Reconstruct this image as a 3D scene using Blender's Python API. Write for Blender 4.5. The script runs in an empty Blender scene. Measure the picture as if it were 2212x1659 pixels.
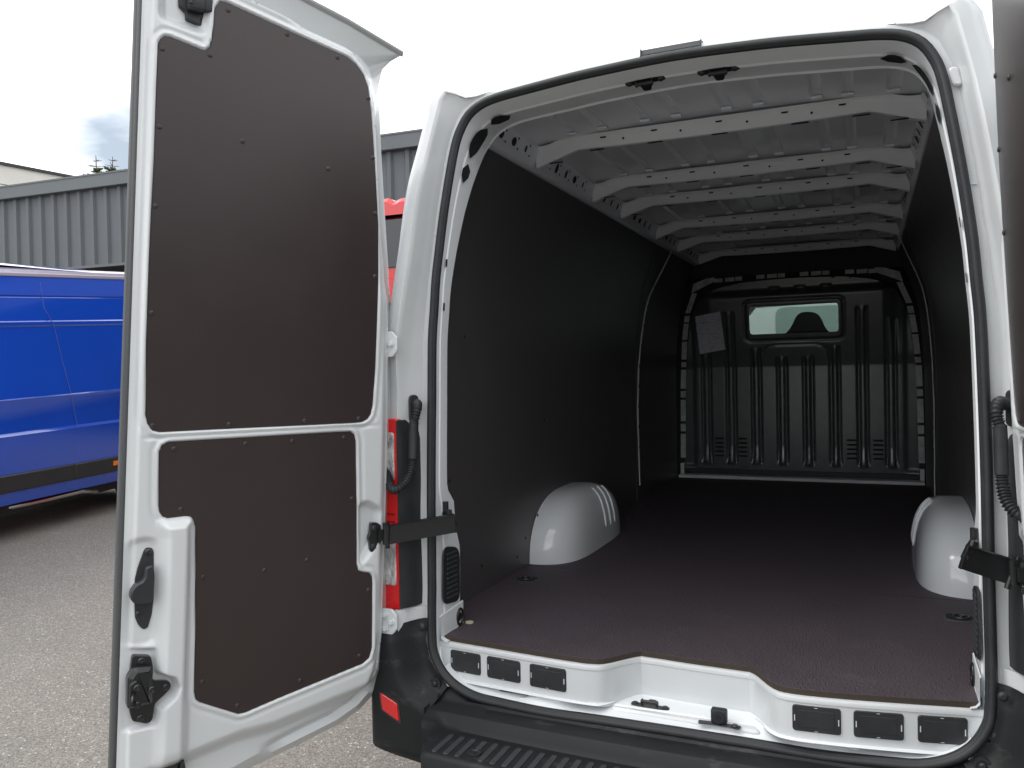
import bpy, bmesh, math, random
import numpy as np
from mathutils import Vector, Matrix
random.seed(7); rng = np.random.default_rng(7)
S = bpy.context.scene; COL = S.collection
R = math.radians

# ---------------------------------------------------------------- camera, world, sun, exposure
YAW, PIT, ROL = R(23.42), R(-0.80), R(-1.108)
CAM = Vector((0.5135, -2.3156, 1.4444))
f = Vector((-math.sin(YAW)*math.cos(PIT), math.cos(YAW)*math.cos(PIT), math.sin(PIT)))
r0 = Vector((math.cos(YAW), math.sin(YAW), 0)); u0 = r0.cross(f)
rr = r0*math.cos(ROL)+u0*math.sin(ROL); uu = -r0*math.sin(ROL)+u0*math.cos(ROL)
cam = bpy.data.cameras.new('camera'); cam.sensor_fit = 'HORIZONTAL'; cam.sensor_width = 36
cam.lens = 1781.4/2212*36; cam.clip_end = 2000; cam.clip_start = .02
co = bpy.data.objects.new('camera', cam); COL.objects.link(co)
m = Matrix.Identity(4)
for i in range(3):
    m[i][0] = rr[i]; m[i][1] = uu[i]; m[i][2] = -f[i]; m[i][3] = CAM[i]
co.matrix_world = m; S.camera = co
SUN_EL, SUN_AZ = R(50), R(240)          # azimuth clockwise from +Y
W = bpy.data.worlds.new('World'); S.world = W; W.use_nodes = True
nt = W.node_tree; nt.nodes.clear()
def wn(t): return nt.nodes.new(t)
out = wn('ShaderNodeOutputWorld'); sky = wn('ShaderNodeTexSky'); sky.sky_type = 'NISHITA'; sky.sun_disc = False
sky.sun_elevation = SUN_EL; sky.sun_rotation = SUN_AZ; sky.air_density = 1.2; sky.dust_density = 2
b1 = wn('ShaderNodeBackground'); b1.inputs[1].default_value = .075; nt.links.new(sky.outputs[0], b1.inputs[0])
b2 = wn('ShaderNodeBackground'); b2.inputs[0].default_value = (1, 1, 1.0, 1); b2.inputs[1].default_value = 1.55
tc = wn('ShaderNodeTexCoord'); no = wn('ShaderNodeTexNoise'); no.inputs['Scale'].default_value = 2.3; no.inputs['Detail'].default_value = 6
mp = wn('ShaderNodeMapping'); mp.inputs['Scale'].default_value = (1, 1, 2.6); mp.inputs['Location'].default_value = (.35, .1, .2)
nt.links.new(tc.outputs['Generated'], mp.inputs[0]); nt.links.new(mp.outputs[0], no.inputs[0])
cr = wn('ShaderNodeValToRGB'); cr.color_ramp.elements[0].position = .36; cr.color_ramp.elements[0].color = (.12, .12, .12, 1)
cr.color_ramp.elements[1].position = .54; cr.color_ramp.elements[1].color = (1, 1, 1, 1)
nt.links.new(no.outputs[0], cr.inputs[0]); mx = wn('ShaderNodeMixShader')
nt.links.new(cr.outputs[0], mx.inputs[0]); nt.links.new(b1.outputs[0], mx.inputs[1]); nt.links.new(b2.outputs[0], mx.inputs[2])
nt.links.new(mx.outputs[0], out.inputs[0])
sl = bpy.data.lights.new('sun', 'SUN'); sl.energy = .9; sl.angle = R(28); sl.color = (1, .97, .93)
so = bpy.data.objects.new('sun', sl); COL.objects.link(so)
sd = Vector((math.sin(SUN_AZ)*math.cos(SUN_EL), math.cos(SUN_AZ)*math.cos(SUN_EL), math.sin(SUN_EL)))
so.rotation_euler = sd.to_track_quat('Z', 'Y').to_euler(); so.location = (0, 0, 20)
S.cycles.max_bounces = 16; S.cycles.diffuse_bounces = 10
S.view_settings.view_transform = 'Standard'; S.view_settings.look = 'None'; S.view_settings.exposure = 0.62; S.view_settings.gamma = 1

# ---------------------------------------------------------------- materials
def mat(name, col, rough=.5, metal=0., spec=.5, noise=None, bump=None, coat=0., alpha=None, emis=None):
    """noise=(scale, amount, [stretch]) varies the colour; bump=(scale, strength, distance)"""
    M = bpy.data.materials.new(name); M.use_nodes = True; t = M.node_tree
    b = t.nodes['Principled BSDF']; b.inputs['Base Color'].default_value = (*col, 1)
    b.inputs['Roughness'].default_value = rough; b.inputs['Metallic'].default_value = metal
    b.inputs['Specular IOR Level'].default_value = spec
    if coat: b.inputs['Coat Weight'].default_value = coat; b.inputs['Coat Roughness'].default_value = .06
    tcn = t.nodes.new('ShaderNodeTexCoord')
    def vec(scale3):
        mpn = t.nodes.new('ShaderNodeMapping'); mpn.inputs['Scale'].default_value = scale3
        t.links.new(tcn.outputs['Object'], mpn.inputs[0]); return mpn.outputs[0]
    if noise:
        st = noise[2] if len(noise) > 2 else (1, 1, 1)
        n = t.nodes.new('ShaderNodeTexNoise'); n.inputs['Scale'].default_value = noise[0]; n.inputs['Detail'].default_value = 7
        n.inputs['Roughness'].default_value = .65
        t.links.new(vec(st), n.inputs[0]); rp = t.nodes.new('ShaderNodeValToRGB')
        a = noise[1]; lo = tuple(c*(1-a) for c in col); hi = tuple(min(1, c*(1+a)) for c in col)
        rp.color_ramp.elements[0].position = .3; rp.color_ramp.elements[1].position = .7
        rp.color_ramp.elements[0].color = (*lo, 1); rp.color_ramp.elements[1].color = (*hi, 1)
        t.links.new(n.outputs[0], rp.inputs[0]); t.links.new(rp.outputs[0], b.inputs['Base Color'])
        mr = t.nodes.new('ShaderNodeMapRange'); mr.inputs[3].default_value = max(.03, rough*.85); mr.inputs[4].default_value = min(1, rough*1.18)
        t.links.new(n.outputs[0], mr.inputs[0]); t.links.new(mr.outputs[0], b.inputs['Roughness'])
    if bump:
        n = t.nodes.new('ShaderNodeTexNoise'); n.inputs['Scale'].default_value = bump[0]; n.inputs['Detail'].default_value = 3
        t.links.new(vec(bump[3] if len(bump) > 3 else (1, 1, 1)), n.inputs[0]); bn = t.nodes.new('ShaderNodeBump')
        bn.inputs['Strength'].default_value = bump[1]; bn.inputs['Distance'].default_value = bump[2]
        t.links.new(n.outputs[0], bn.inputs['Height']); t.links.new(bn.outputs[0], b.inputs['Normal'])
    if emis: b.inputs['Emission Color'].default_value = (*emis[0], 1); b.inputs['Emission Strength'].default_value = emis[1]
    return M
def N(M, t): return M.node_tree.nodes.new(t)
def LK(M, a, b): M.node_tree.links.new(a, b)
PAINT = mat('white_paint', (.64, .665, .675), .22, spec=.5, noise=(1.3, .015), bump=(260, .04, .0006), coat=.35)
WBOX = mat('wheel_box_gloss', (.76, .79, .81), .12, coat=.5, noise=(2, .02))
PAINTIN = mat('inner_white_paint', (.79, .82, .84), .30, noise=(2.1, .03), bump=(150, .05, .0008))
ROOFIN = mat('roof_inner_paint', (.72, .75, .80), .22, noise=(1.5, .06, (1, .3, 1)), bump=(90, .06, .001))
RUBBER = mat('black_rubber', (.022, .024, .026), .55, noise=(30, .25), bump=(300, .2, .0006))
PLAST = mat('black_plastic', (.022, .025, .027), .48, noise=(25, .2), bump=(500, .25, .0005))
STEELK = mat('black_steel', (.012, .013, .014), .28, spec=.55)
HOLE = mat('dark_opening', (.012, .013, .015), .8)
RED = mat('red_lens', (.62, .01, .012), .08, coat=.8, bump=(60, .5, .004), emis=((.6, .01, .01), .06))
CLEAR = mat('clear_lens', (.80, .80, .80), .10, metal=.3, bump=(70, 1.0, .012, (1, 1, .35)), noise=(75, .75, (1, 1, .35)), coat=.8)
BOLT = mat('grey_bolt', (.06, .062, .065), .35, metal=.6)
SCREW = mat('lining_screw', (.055, .046, .046), .35, metal=.2)
RUBG = mat('grey_rubber', (.07, .075, .075), .6, bump=(200, .2, .0005))
# film-faced plywood: dark brown film, fine grain, small scuffs
def ply(name, col, rough, mesh=False, scuff=.5, thr=None):
    M = mat(name, col, rough, spec=.3 if mesh else .5, noise=(6, .07), bump=(420, .12, .0004))
    t = M.node_tree; b = t.nodes['Principled BSDF']; tc2 = N(M, 'ShaderNodeTexCoord')
    sp = N(M, 'ShaderNodeTexNoise'); sp.inputs['Scale'].default_value = 5; sp.inputs['Detail'].default_value = 10; sp.inputs['Roughness'].default_value = .8
    mpn = N(M, 'ShaderNodeMapping'); mpn.inputs['Scale'].default_value = (1, 2.2, 2.8); LK(M, tc2.outputs['Object'], mpn.inputs[0]); LK(M, mpn.outputs[0], sp.inputs[0])
    rp = N(M, 'ShaderNodeValToRGB'); rp.color_ramp.elements[0].position = thr or (.58 if mesh else .66); rp.color_ramp.elements[0].color = (0, 0, 0, 1)
    rp.color_ramp.elements[1].position = .80; rp.color_ramp.elements[1].color = (scuff, scuff, scuff, 1); LK(M, sp.outputs[0], rp.inputs[0])
    src = b.inputs['Base Color'].links[0].from_socket; mxn = N(M, 'ShaderNodeMix'); mxn.data_type = 'RGBA'
    LK(M, rp.outputs[0], mxn.inputs[0]); LK(M, src, mxn.inputs[6]); mxn.inputs[7].default_value = (.13, .12, .125, 1); LK(M, mxn.outputs[2], b.inputs['Base Color'])
    if mesh:   # anti-slip wire-mesh print pressed into the film
        w1 = N(M, 'ShaderNodeTexVoronoi'); w1.inputs['Scale'].default_value = 150; w1.feature = 'F1'
        mq = N(M, 'ShaderNodeMapping'); mq.inputs['Scale'].default_value = (1.6, .6, 1); LK(M, tc2.outputs['Object'], mq.inputs[0]); LK(M, mq.outputs[0], w1.inputs[0])
        bn = N(M, 'ShaderNodeBump'); bn.inputs['Strength'].default_value = 1.0; bn.inputs['Distance'].default_value = .0035
        LK(M, w1.outputs['Distance'], bn.inputs['Height']); LK(M, bn.outputs[0], b.inputs['Normal'])
    return M
PLYW = ply('film_faced_plywood_wall_lightened', (.076, .071, .074), .38, scuff=.25)  # same board as the doors; colour lightened to make up for weak interior light
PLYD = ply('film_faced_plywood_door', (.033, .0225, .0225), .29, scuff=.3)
PLYF = ply('anti_slip_plywood_floor', (.078, .063, .074), .62, mesh=True, scuff=.7)
PLYE = mat('plywood_edge', (.045, .032, .022), .7, noise=(60, .3, (1, 1, 12)))
BULK = mat('bulkhead_plastic', (.095, .105, .110), .24, spec=1.0, noise=(12, .12), bump=(300, .2, .0006))
BUMP = ply('bumper_plastic', (.014, .0155, .0165), .55, scuff=.75, thr=.56)
BUMP.node_tree.nodes['Principled BSDF'].inputs['Specular IOR Level'].default_value = .3
PAPER = mat('paper', (.62, .63, .72), .8)
t = PAPER.node_tree; b = t.nodes['Principled BSDF']
br = N(PAPER, 'ShaderNodeTexNoise'); br.inputs['Scale'].default_value = 60; br.inputs['Detail'].default_value = 2
tq = N(PAPER, 'ShaderNodeTexCoord'); mq = N(PAPER, 'ShaderNodeMapping'); mq.inputs['Scale'].default_value = (.5, 1, 2.4); LK(PAPER, tq.outputs['Object'], mq.inputs[0]); LK(PAPER, mq.outputs[0], br.inputs[0])
rp = N(PAPER, 'ShaderNodeValToRGB'); rp.color_ramp.elements[0].position = .33; rp.color_ramp.elements[0].color = (.45, .45, .55, 1); rp.color_ramp.elements[1].position = .43; rp.color_ramp.elements[1].color = (.80, .81, .90, 1)
LK(PAPER, br.outputs[0], rp.inputs[0]); LK(PAPER, rp.outputs[0], b.inputs['Base Color'])
GLASS = bpy.data.materials.new('tinted_glass'); GLASS.use_nodes = True; t = GLASS.node_tree; t.nodes.clear()
o_ = t.nodes.new('ShaderNodeOutputMaterial'); tr = t.nodes.new('ShaderNodeBsdfTransparent'); tr.inputs[0].default_value = (.72, .79, .76, 1)
gl = t.nodes.new('ShaderNodeBsdfGlossy'); gl.inputs['Roughness'].default_value = .03; mm = t.nodes.new('ShaderNodeMixShader'); mm.inputs[0].default_value = .06
t.links.new(tr.outputs[0], mm.inputs[1]); t.links.new(gl.outputs[0], mm.inputs[2]); t.links.new(mm.outputs[0], o_.inputs[0])
BLUE = mat('blue_paint', (.008, .068, .50), .10, coat=1.0, bump=(2.2, .10, .02), noise=(.8, .05))
REDP = mat('red_paint', (.55, .015, .02), .2, coat=.6)
DGLASS = mat('dark_glass', (.045, .05, .052), .25)
CLAD = mat('grey_cladding', (.092, .104, .115), .5, noise=(1.5, .08), bump=(30, .1, .003))
FASC = mat('grey_fascia', (.098, .112, .122), .5, noise=(1.2, .06))
PALEW = mat('pale_render', (.60, .59, .55), .8, noise=(.8, .05))
SILVER = mat('silver_strip', (.62, .60, .70), .3, metal=.5)
CHROME = mat('exhaust_steel', (.6, .58, .55), .25, metal=1)
ORANGE = mat('amber_lens', (.8, .2, .01), .3)
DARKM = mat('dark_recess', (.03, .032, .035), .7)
BARK = mat('bark', (.10, .08, .06), .9); NEEDLE = mat('needles', (.07, .09, .03), .8); NEEDLE2 = mat('young_needles', (.20, .24, .04), .8)
TREAD = mat('tyre_rubber', (.02, .02, .02), .8, bump=(40, .4, .004)); RIM = mat('wheel_steel', (.35, .36, .37), .4, metal=.7)
# asphalt with pale chips
ASPH = mat('asphalt', (.19, .18, .163), .85, noise=(3, .25))
t = ASPH.node_tree; b = t.nodes['Principled BSDF']; tq = N(ASPH, 'ShaderNodeTexCoord')
vo = N(ASPH, 'ShaderNodeTexVoronoi'); vo.inputs['Scale'].default_value = 150; LK(ASPH, tq.outputs['Object'], vo.inputs[0])
sx = N(ASPH, 'ShaderNodeSeparateColor'); LK(ASPH, vo.outputs['Color'], sx.inputs[0])
rp = N(ASPH, 'ShaderNodeValToRGB'); rp.color_ramp.interpolation = 'CONSTANT'
e = rp.color_ramp.elements; e[0].position = 0; e[0].color = (.12, .113, .102, 1); e[1].position = .28; e[1].color = (.20, .19, .172, 1)
x = e.new(.62); x.color = (.25, .232, .205, 1); x = e.new(.88); x.color = (.33, .31, .275, 1); x = e.new(.982); x.color = (.60, .59, .56, 1)
LK(ASPH, sx.outputs[0], rp.inputs[0]); src = b.inputs['Base Color'].links[0].from_socket
mxn = N(ASPH, 'ShaderNodeMix'); mxn.data_type = 'RGBA'; mxn.inputs[0].default_value = .70; LK(ASPH, src, mxn.inputs[6]); LK(ASPH, rp.outputs[0], mxn.inputs[7]); LK(ASPH, mxn.outputs[2], b.inputs['Base Color'])
bn = N(ASPH, 'ShaderNodeBump'); bn.inputs['Strength'].default_value = .8; bn.inputs['Distance'].default_value = .006; LK(ASPH, vo.outputs['Distance'], bn.inputs['Height']); bn.inputs['Distance'].default_value = .004; LK(ASPH, bn.outputs[0], b.inputs['Normal'])

# ---------------------------------------------------------------- helpers
def tag(o, label=None, cat=None, group=None, kind=None):
    if label: o['label'] = label
    if cat: o['category'] = cat
    if group: o['group'] = group
    if kind: o['kind'] = kind
    return o
BASE = {}
def empty(name, loc=(0, 0, 0)):
    o = bpy.data.objects.new(name, None); COL.objects.link(o); o.location = loc; o.empty_display_size = .2
    BASE[o] = Vector(loc); return o
def link(name, me, parent=None):
    o = bpy.data.objects.new(name, me); COL.objects.link(o)
    if parent is not None:
        o.parent = parent
        if parent in BASE: o.location = -BASE[parent]
    return o
def build(name, V, F, mt, parent=None, smooth=False, side=1, mats=None, fm=None, merge=0, recalc=True):
    """side=-1 mirrors across the van's centre plane"""
    V = [(v[0]*side, v[1], v[2]) for v in V]
    me = bpy.data.meshes.new(name); me.from_pydata([tuple(map(float, v)) for v in V], [], [tuple(int(i) for i in q) for q in F])
    for q in (mats or [mt]): me.materials.append(q)
    if fm is not None: me.polygons.foreach_set('material_index', list(fm))
    bm = bmesh.new(); bm.from_mesh(me)
    if merge: bmesh.ops.remove_doubles(bm, verts=bm.verts, dist=merge)
    if recalc: bmesh.ops.recalc_face_normals(bm, faces=bm.faces)
    elif side < 0: bmesh.ops.reverse_faces(bm, faces=bm.faces)
    bm.to_mesh(me); bm.free()
    if smooth:
        me.polygons.foreach_set('use_smooth', [True]*len(me.polygons))
        if smooth is not True: me.set_sharp_from_angle(angle=R(smooth))
    return link(name, me, parent)
class MB:
    """collects primitives into one mesh"""
    def __init__(s): s.V = []; s.F = []; s.M = []
    def add(s, V, F, mi=0):
        n = len(s.V); s.V += [tuple(v) for v in V]; s.F += [tuple(i+n for i in q) for q in F]; s.M += [mi]*len(F); return s
    def box(s, x0, x1, y0, y1, z0, z1, tf=None, mi=0, ch=0.):
        if ch:
            P = []
            a, b_, c = (x0+x1)/2, (y0+y1)/2, (z0+z1)/2; hx, hy, hz = (x1-x0)/2, (y1-y0)/2, (z1-z0)/2
            bm = bmesh.new(); bmesh.ops.create_cube(bm, size=2)
            for v in bm.verts: v.co = Vector((v.co.x*hx, v.co.y*hy, v.co.z*hz))
            bmesh.ops.bevel(bm, geom=list(bm.edges), offset=min(ch, hx*.9, hy*.9, hz*.9), segments=2, affect='EDGES', profile=.5)
            bm.verts.ensure_lookup_table(); P = [(v.co.x+a, v.co.y+b_, v.co.z+c) for v in bm.verts]; Fc = [[v.index for v in q.verts] for q in bm.faces]; bm.free()
        else:
            P = [(x, y, z) for x in (x0, x1) for y in (y0, y1) for z in (z0, z1)]
            Fc = [(0, 1, 3, 2), (4, 6, 7, 5), (0, 4, 5, 1), (2, 3, 7, 6), (0, 2, 6, 4), (1, 5, 7, 3)]
        if tf: P = [tf(*p) for p in P]
        return s.add(P, Fc, mi)
    def tube(s, pts, rad, n=10, mi=0, caps=True, radii=None, squash=None):
        pts = [Vector(p) for p in pts]; V = []; k = len(pts); ref = None
        for i, p in enumerate(pts):
            t_ = (pts[min(i+1, k-1)]-pts[max(i-1, 0)]).normalized()
            if ref is None: ref = t_.orthogonal().normalized()
            ref = (ref-t_*ref.dot(t_)).normalized(); bi = t_.cross(ref); rd = radii[i] if radii else rad
            for j in range(n):
                a = 2*math.pi*j/n; V.append(p+(ref*math.cos(a)+bi*math.sin(a))*rd)
        F = [(i*n+j, i*n+(j+1) % n, (i+1)*n+(j+1) % n, (i+1)*n+j) for i in range(k-1) for j in range(n)]
        if caps: F += [tuple(range(n))[::-1], tuple((k-1)*n+j for j in range(n))]
        return s.add(V, F, mi)
    def grid(s, P, mi=0, closeu=False):
        nu, nv = len(P), len(P[0]); V = [p for row in P for p in row]
        F = [(i*nv+j, ((i+1) % nu)*nv+j, ((i+1) % nu)*nv+j+1, i*nv+j+1) for i in range(nu if closeu else nu-1) for j in range(nv-1)]
        return s.add(V, F, mi)
    def plate(s, poly, c0, c1, tf, ch=.0, mi=0):
        """extruded polygon in (a,b), from c0 to c1; ch = chamfer of the c1 rim; tf(a,b,c)->xyz"""
        poly = ccw(poly); n = len(poly)
        ins = offset(poly, -ch) if ch else poly
        sg = 1 if c1 > c0 else -1
        L = [[(p[0], p[1], c0) for p in poly], [(p[0], p[1], c1-sg*ch) for p in poly]]
        if ch: L.append([(p[0], p[1], c1) for p in ins])
        V = [tf(*p) for l in L for p in l]; F = []
        for k in range(len(L)-1): F += [(k*n+i, k*n+(i+1) % n, (k+1)*n+(i+1) % n, (k+1)*n+i) for i in range(n)]
        F += [tuple(range(n))[::-1], tuple((len(L)-1)*n+i for i in range(n))]
        return s.add(V, F, mi)
    def lathe(s, prof, org, ax, n=16, mi=0):
        """prof [(r,h)] about axis ax at org"""
        ax = Vector(ax).normalized(); e1 = ax.orthogonal().normalized(); e2 = ax.cross(e1); org = Vector(org)
        V = [org+ax*h+(e1*math.cos(2*math.pi*j/n)+e2*math.sin(2*math.pi*j/n))*r for r, h in prof for j in range(n)]
        k = len(prof); F = [(i*n+j, i*n+(j+1) % n, (i+1)*n+(j+1) % n, (i+1)*n+j) for i in range(k-1) for j in range(n)]
        F += [tuple(range(n))[::-1], tuple((k-1)*n+j for j in range(n))]
        return s.add(V, F, mi)
    def build(s, name, mt, parent=None, smooth=False, side=1, mats=None, merge=0):
        return build(name, s.V, s.F, mt, parent, smooth, side, mats, s.M if mats else None, merge)
def _each(s, name, mt, parent=None, smooth=False, side=1, maxn=100):
    par = list(range(len(s.V)))
    def fd(i):
        while par[i] != i: par[i] = par[par[i]]; i = par[i]
        return i
    for q in s.F:
        for j in q[1:]: par[fd(j)] = fd(q[0])
    G = {}
    for q in s.F: G.setdefault(fd(q[0]), []).append(q)
    L = sorted(G.values(), key=lambda fs: sum((Vector(s.V[fs[0][0]])-CAM).length for _ in (0,))); o = []
    def mk(fs):
        ids = sorted({i for q in fs for i in q}); mpd = {i: k for k, i in enumerate(ids)}
        return build(name, [s.V[i] for i in ids], [tuple(mpd[i] for i in q) for q in fs], mt, parent, smooth, side)
    for fs in L[:maxn]: o.append(mk(fs))
    if len(L) > maxn: r_ = mk([q for fs in L[maxn:] for q in fs]); r_['kind'] = 'stuff'
    return o
MB.each = _each
def area(p): return sum(p[i][0]*p[(i+1) % len(p)][1]-p[(i+1) % len(p)][0]*p[i][1] for i in range(len(p)))/2
def ccw(p): return list(p) if area(p) > 0 else list(p)[::-1]
def offset(p, d):
    n = len(p); o = []
    for i in range(n):
        a, b_, c = Vector(p[i-1]), Vector(p[i]), Vector(p[(i+1) % n]); e1 = (b_-a); e2 = (c-b_)
        e1 = e1.normalized() if e1.length > 1e-9 else Vector((1, 0)); e2 = e2.normalized() if e2.length > 1e-9 else e1
        n1 = Vector((e1.y, -e1.x)); n2 = Vector((e2.y, -e2.x)); q = n1+n2
        q = q/max(.35, q.dot(n1)) if q.length > 1e-6 else n1
        o.append((b_.x+q.x*d, b_.y+q.y*d))
    return o
def rnd(p, r, k=4):
    """round the corners of a polygon"""
    n = len(p); o = []
    for i in range(n):
        a, b_, c = Vector(p[i-1]), Vector(p[i]), Vector(p[(i+1) % n]); ri = r[i] if isinstance(r, (list, tuple)) else r
        d1 = min(ri, (a-b_).length*.48); d2 = min(ri, (c-b_).length*.48)
        s = b_+(a-b_).normalized()*d1; e_ = b_+(c-b_).normalized()*d2
        for j in range(k+1):
            t_ = j/k; q = s*(1-t_)**2+b_*2*t_*(1-t_)+e_*t_**2; o.append((q.x, q.y))
    return o
def rect(x0, x1, z0, z1, r=0., k=4):
    p = [(x0, z0), (x1, z0), (x1, z1), (x0, z1)]
    return rnd(p, r, k) if r else p
def sdf(px, py, poly):
    """signed distance (negative inside), numpy"""
    P = np.array(poly, float); d2 = np.full(px.shape, 1e9); ins = np.zeros(px.shape, bool)
    nx, ny = px.copy(), py.copy()
    for i in range(len(P)):
        a = P[i-1]; b_ = P[i]; ex, ey = b_-a; wx, wy = px-a[0], py-a[1]
        t_ = np.clip((wx*ex+wy*ey)/max(ex*ex+ey*ey, 1e-12), 0, 1); cx, cy = a[0]+ex*t_, a[1]+ey*t_
        q = (px-cx)**2+(py-cy)**2; k = q < d2; d2 = np.where(k, q, d2); nx = np.where(k, cx, nx); ny = np.where(k, cy, ny)
        c1 = (a[1] > py) != (b_[1] > py)
        with np.errstate(divide='ignore', invalid='ignore'): xi = a[0]+(py-a[1])/(b_[1]-a[1]+1e-15)*ex
        ins ^= c1 & (px < xi)
    d = np.sqrt(d2); return np.where(ins, -d, d), nx, ny
def ss(a, b_, x): t_ = np.clip((x-a)/(b_-a), 0, 1); return t_*t_*(3-2*t_)
def hfield(poly, step, h, tf, holes=()):
    """height field c=h(a,b) trimmed to a polygon (rim vertices snap onto the outline)"""
    P = np.array(poly); x0, y0 = P.min(0)-step; x1, y1 = P.max(0)+step
    X, Y = np.meshgrid(np.arange(x0, x1, step), np.arange(y0, y1, step), indexing='ij')
    d, nx, ny = sdf(X, Y, poly); keep = d < step*.75; sn = (d > -step*.3) & keep
    X = np.where(sn, nx, X); Y = np.where(sn, ny, Y)
    for hp in holes:
        dh, hx, hy = sdf(X, Y, hp); keep &= dh > -step*.75; s2 = (dh < step*.3) & (dh > -step*.75); X = np.where(s2, hx, X); Y = np.where(s2, hy, Y)
    C = h(X, Y); idx = -np.ones(X.shape, int); idx[keep] = np.arange(keep.sum())
    V = [tf(a, b_, c) for a, b_, c in zip(X[keep], Y[keep], C[keep])]
    q = keep[:-1, :-1] & keep[1:, :-1] & keep[1:, 1:] & keep[:-1, 1:]; I, J = np.nonzero(q)
    F = np.stack([idx[I, J], idx[I+1, J], idx[I+1, J+1], idx[I, J+1]], 1).tolist()
    # corner triangles
    for (a, b_, c, dd) in (((0, 0), (1, 0), (0, 1), (1, 1)), ((1, 0), (1, 1), (0, 0), (0, 1)), ((1, 1), (0, 1), (1, 0), (0, 0)), ((0, 1), (0, 0), (1, 1), (1, 0))):
        sl_ = lambda o: keep[o[0]:keep.shape[0]-1+o[0], o[1]:keep.shape[1]-1+o[1]]
        k = sl_(a) & sl_(b_) & sl_(c) & ~sl_(dd); I, J = np.nonzero(k)
        F += np.stack([idx[I+a[0], J+a[1]], idx[I+b_[0], J+b_[1]], idx[I+c[0], J+c[1]]], 1).tolist()
    return V, F
def spline(pts, n):
    pts = [Vector(p) for p in pts]; o = []; L = [0]
    for i in range(1, len(pts)): L.append(L[-1]+(pts[i]-pts[i-1]).length)
    for k in range(n+1):
        s = L[-1]*k/n; i = max(0, min(len(pts)-2, int(np.searchsorted(L, s))-1)); t_ = (s-L[i])/max(1e-9, L[i+1]-L[i])
        p0, p1, p2, p3 = pts[max(i-1, 0)], pts[i], pts[i+1], pts[min(i+2, len(pts)-1)]
        o.append(.5*((2*p1)+(p2-p0)*t_+(2*p0-5*p1+4*p2-p3)*t_*t_+(3*p1-p0-3*p2+p3)*t_**3))
    return o
ID = lambda a, b_, c: (a, c, b_)     # (x,z,y) plate frame: a->x, b->z, c->y
ip = lambda v, xs, ys: float(np.interp(v, xs, ys))

# ---------------------------------------------------------------- ground
gx = 160
tag(build('ground', [(-gx, -gx, 0), (gx, -gx, 0), (gx, gx, 0), (-gx, gx, 0)], [(0, 1, 2, 3)], ASPH),
    'grey-brown asphalt yard with pale stone chips', 'ground', kind='structure')

# ================================================================ THE WHITE VAN
van = tag(empty('cargo_van', (0, 2.5, 0)), 'white cargo van with its rear doors swung open and dark plywood lining', 'van')
HALF = [(0, .431), (.22, .430), (.385, .428), (.545, .436), (.62, .443), (.68, .463), (.72, .488), (.748, .518), (.770, .560), (.777, .60), (.780, .70), (.779, .80),
        (.777, .95), (.776, 1.15), (.773, 1.35), (.767, 1.55), (.7595, 1.65), (.752, 1.75), (.741, 1.85), (.728, 1.95), (.713, 2.05), (.697, 2.15), (.684, 2.205),
        (.664, 2.248), (.646, 2.272), (.622, 2.290), (.592, 2.303), (.545, 2.313), (.465, 2.3215), (.30, 2.337), (.2, 2.343), (.09, 2.348), (0, 2.350)]
def yc(z): return ip(z, [.43, .6, .75, 1.0, 1.35, 1.55, 1.75, 1.85, 1.95, 2.05, 2.15, 2.34, 2.4], [-.03, -.01, 0, 0, .012, .012, .018, .026, .032, .04, .052, .08, .09])
half = [(p.x, p.y) for p in spline([(a, b_) for a, b_ in HALF], 150)]
LOOP = half+[(-x, z) for x, z in half[-2:0:-1]]        # counter-clockwise seen from behind? right side up, then left side down
NL = len(LOOP)
LN = []
for i in range(NL):
    a = Vector(LOOP[i-1]); c = Vector(LOOP[(i+1) % NL]); t_ = (c-a).normalized(); LN.append((t_.y, -t_.x))
def sweep(name, sec, mt, smooth=35, rng_=None, parent=van, closeu=True, mats=None):
    """sec(x,z)->[(outward, y, dz)]"""
    rows = []
    for i in range(NL):
        x, z = LOOP[i]
        if rng_ and not rng_(x, z): continue
        rows.append([(x+LN[i][0]*o, yy, z+LN[i][1]*o+dz) for o, yy, dz in sec(x, z)])
    mb = MB()
    if rng_:   # rotate rows so that the open gap is at the ends
        ids = [i for i in range(NL) if rng_(*LOOP[i])]; g = [k for k in range(len(ids)-1) if ids[k+1]-ids[k] > 1]
        if g: k = g[0]+1; rows = rows[k:]+rows[:k]; 
        closeu = False
    mb.grid(rows, closeu=closeu); return mb.build(name, mt, parent, smooth=smooth)
# rubber seal: fat rear bulb and flat inner carrier
def seal_sec(x, z):
    y = yc(z); o = []
    for k in range(13):
        a = 2*math.pi*k/12; o.append((.0015+.0118*math.cos(a), y-.008+.014*math.sin(a), 0))
    return o
sweep('door_seal', seal_sec, RUBBER, smooth=True)
def seal_in(x, z):
    y = yc(z); return [(-.0085, y-.016, 0), (-.0135, y-.012, 0), (-.0140, y-.002, 0), (-.0095, y+.004, 0)]
sweep('seal_lip', seal_in, RUBBER, smooth=True)
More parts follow.
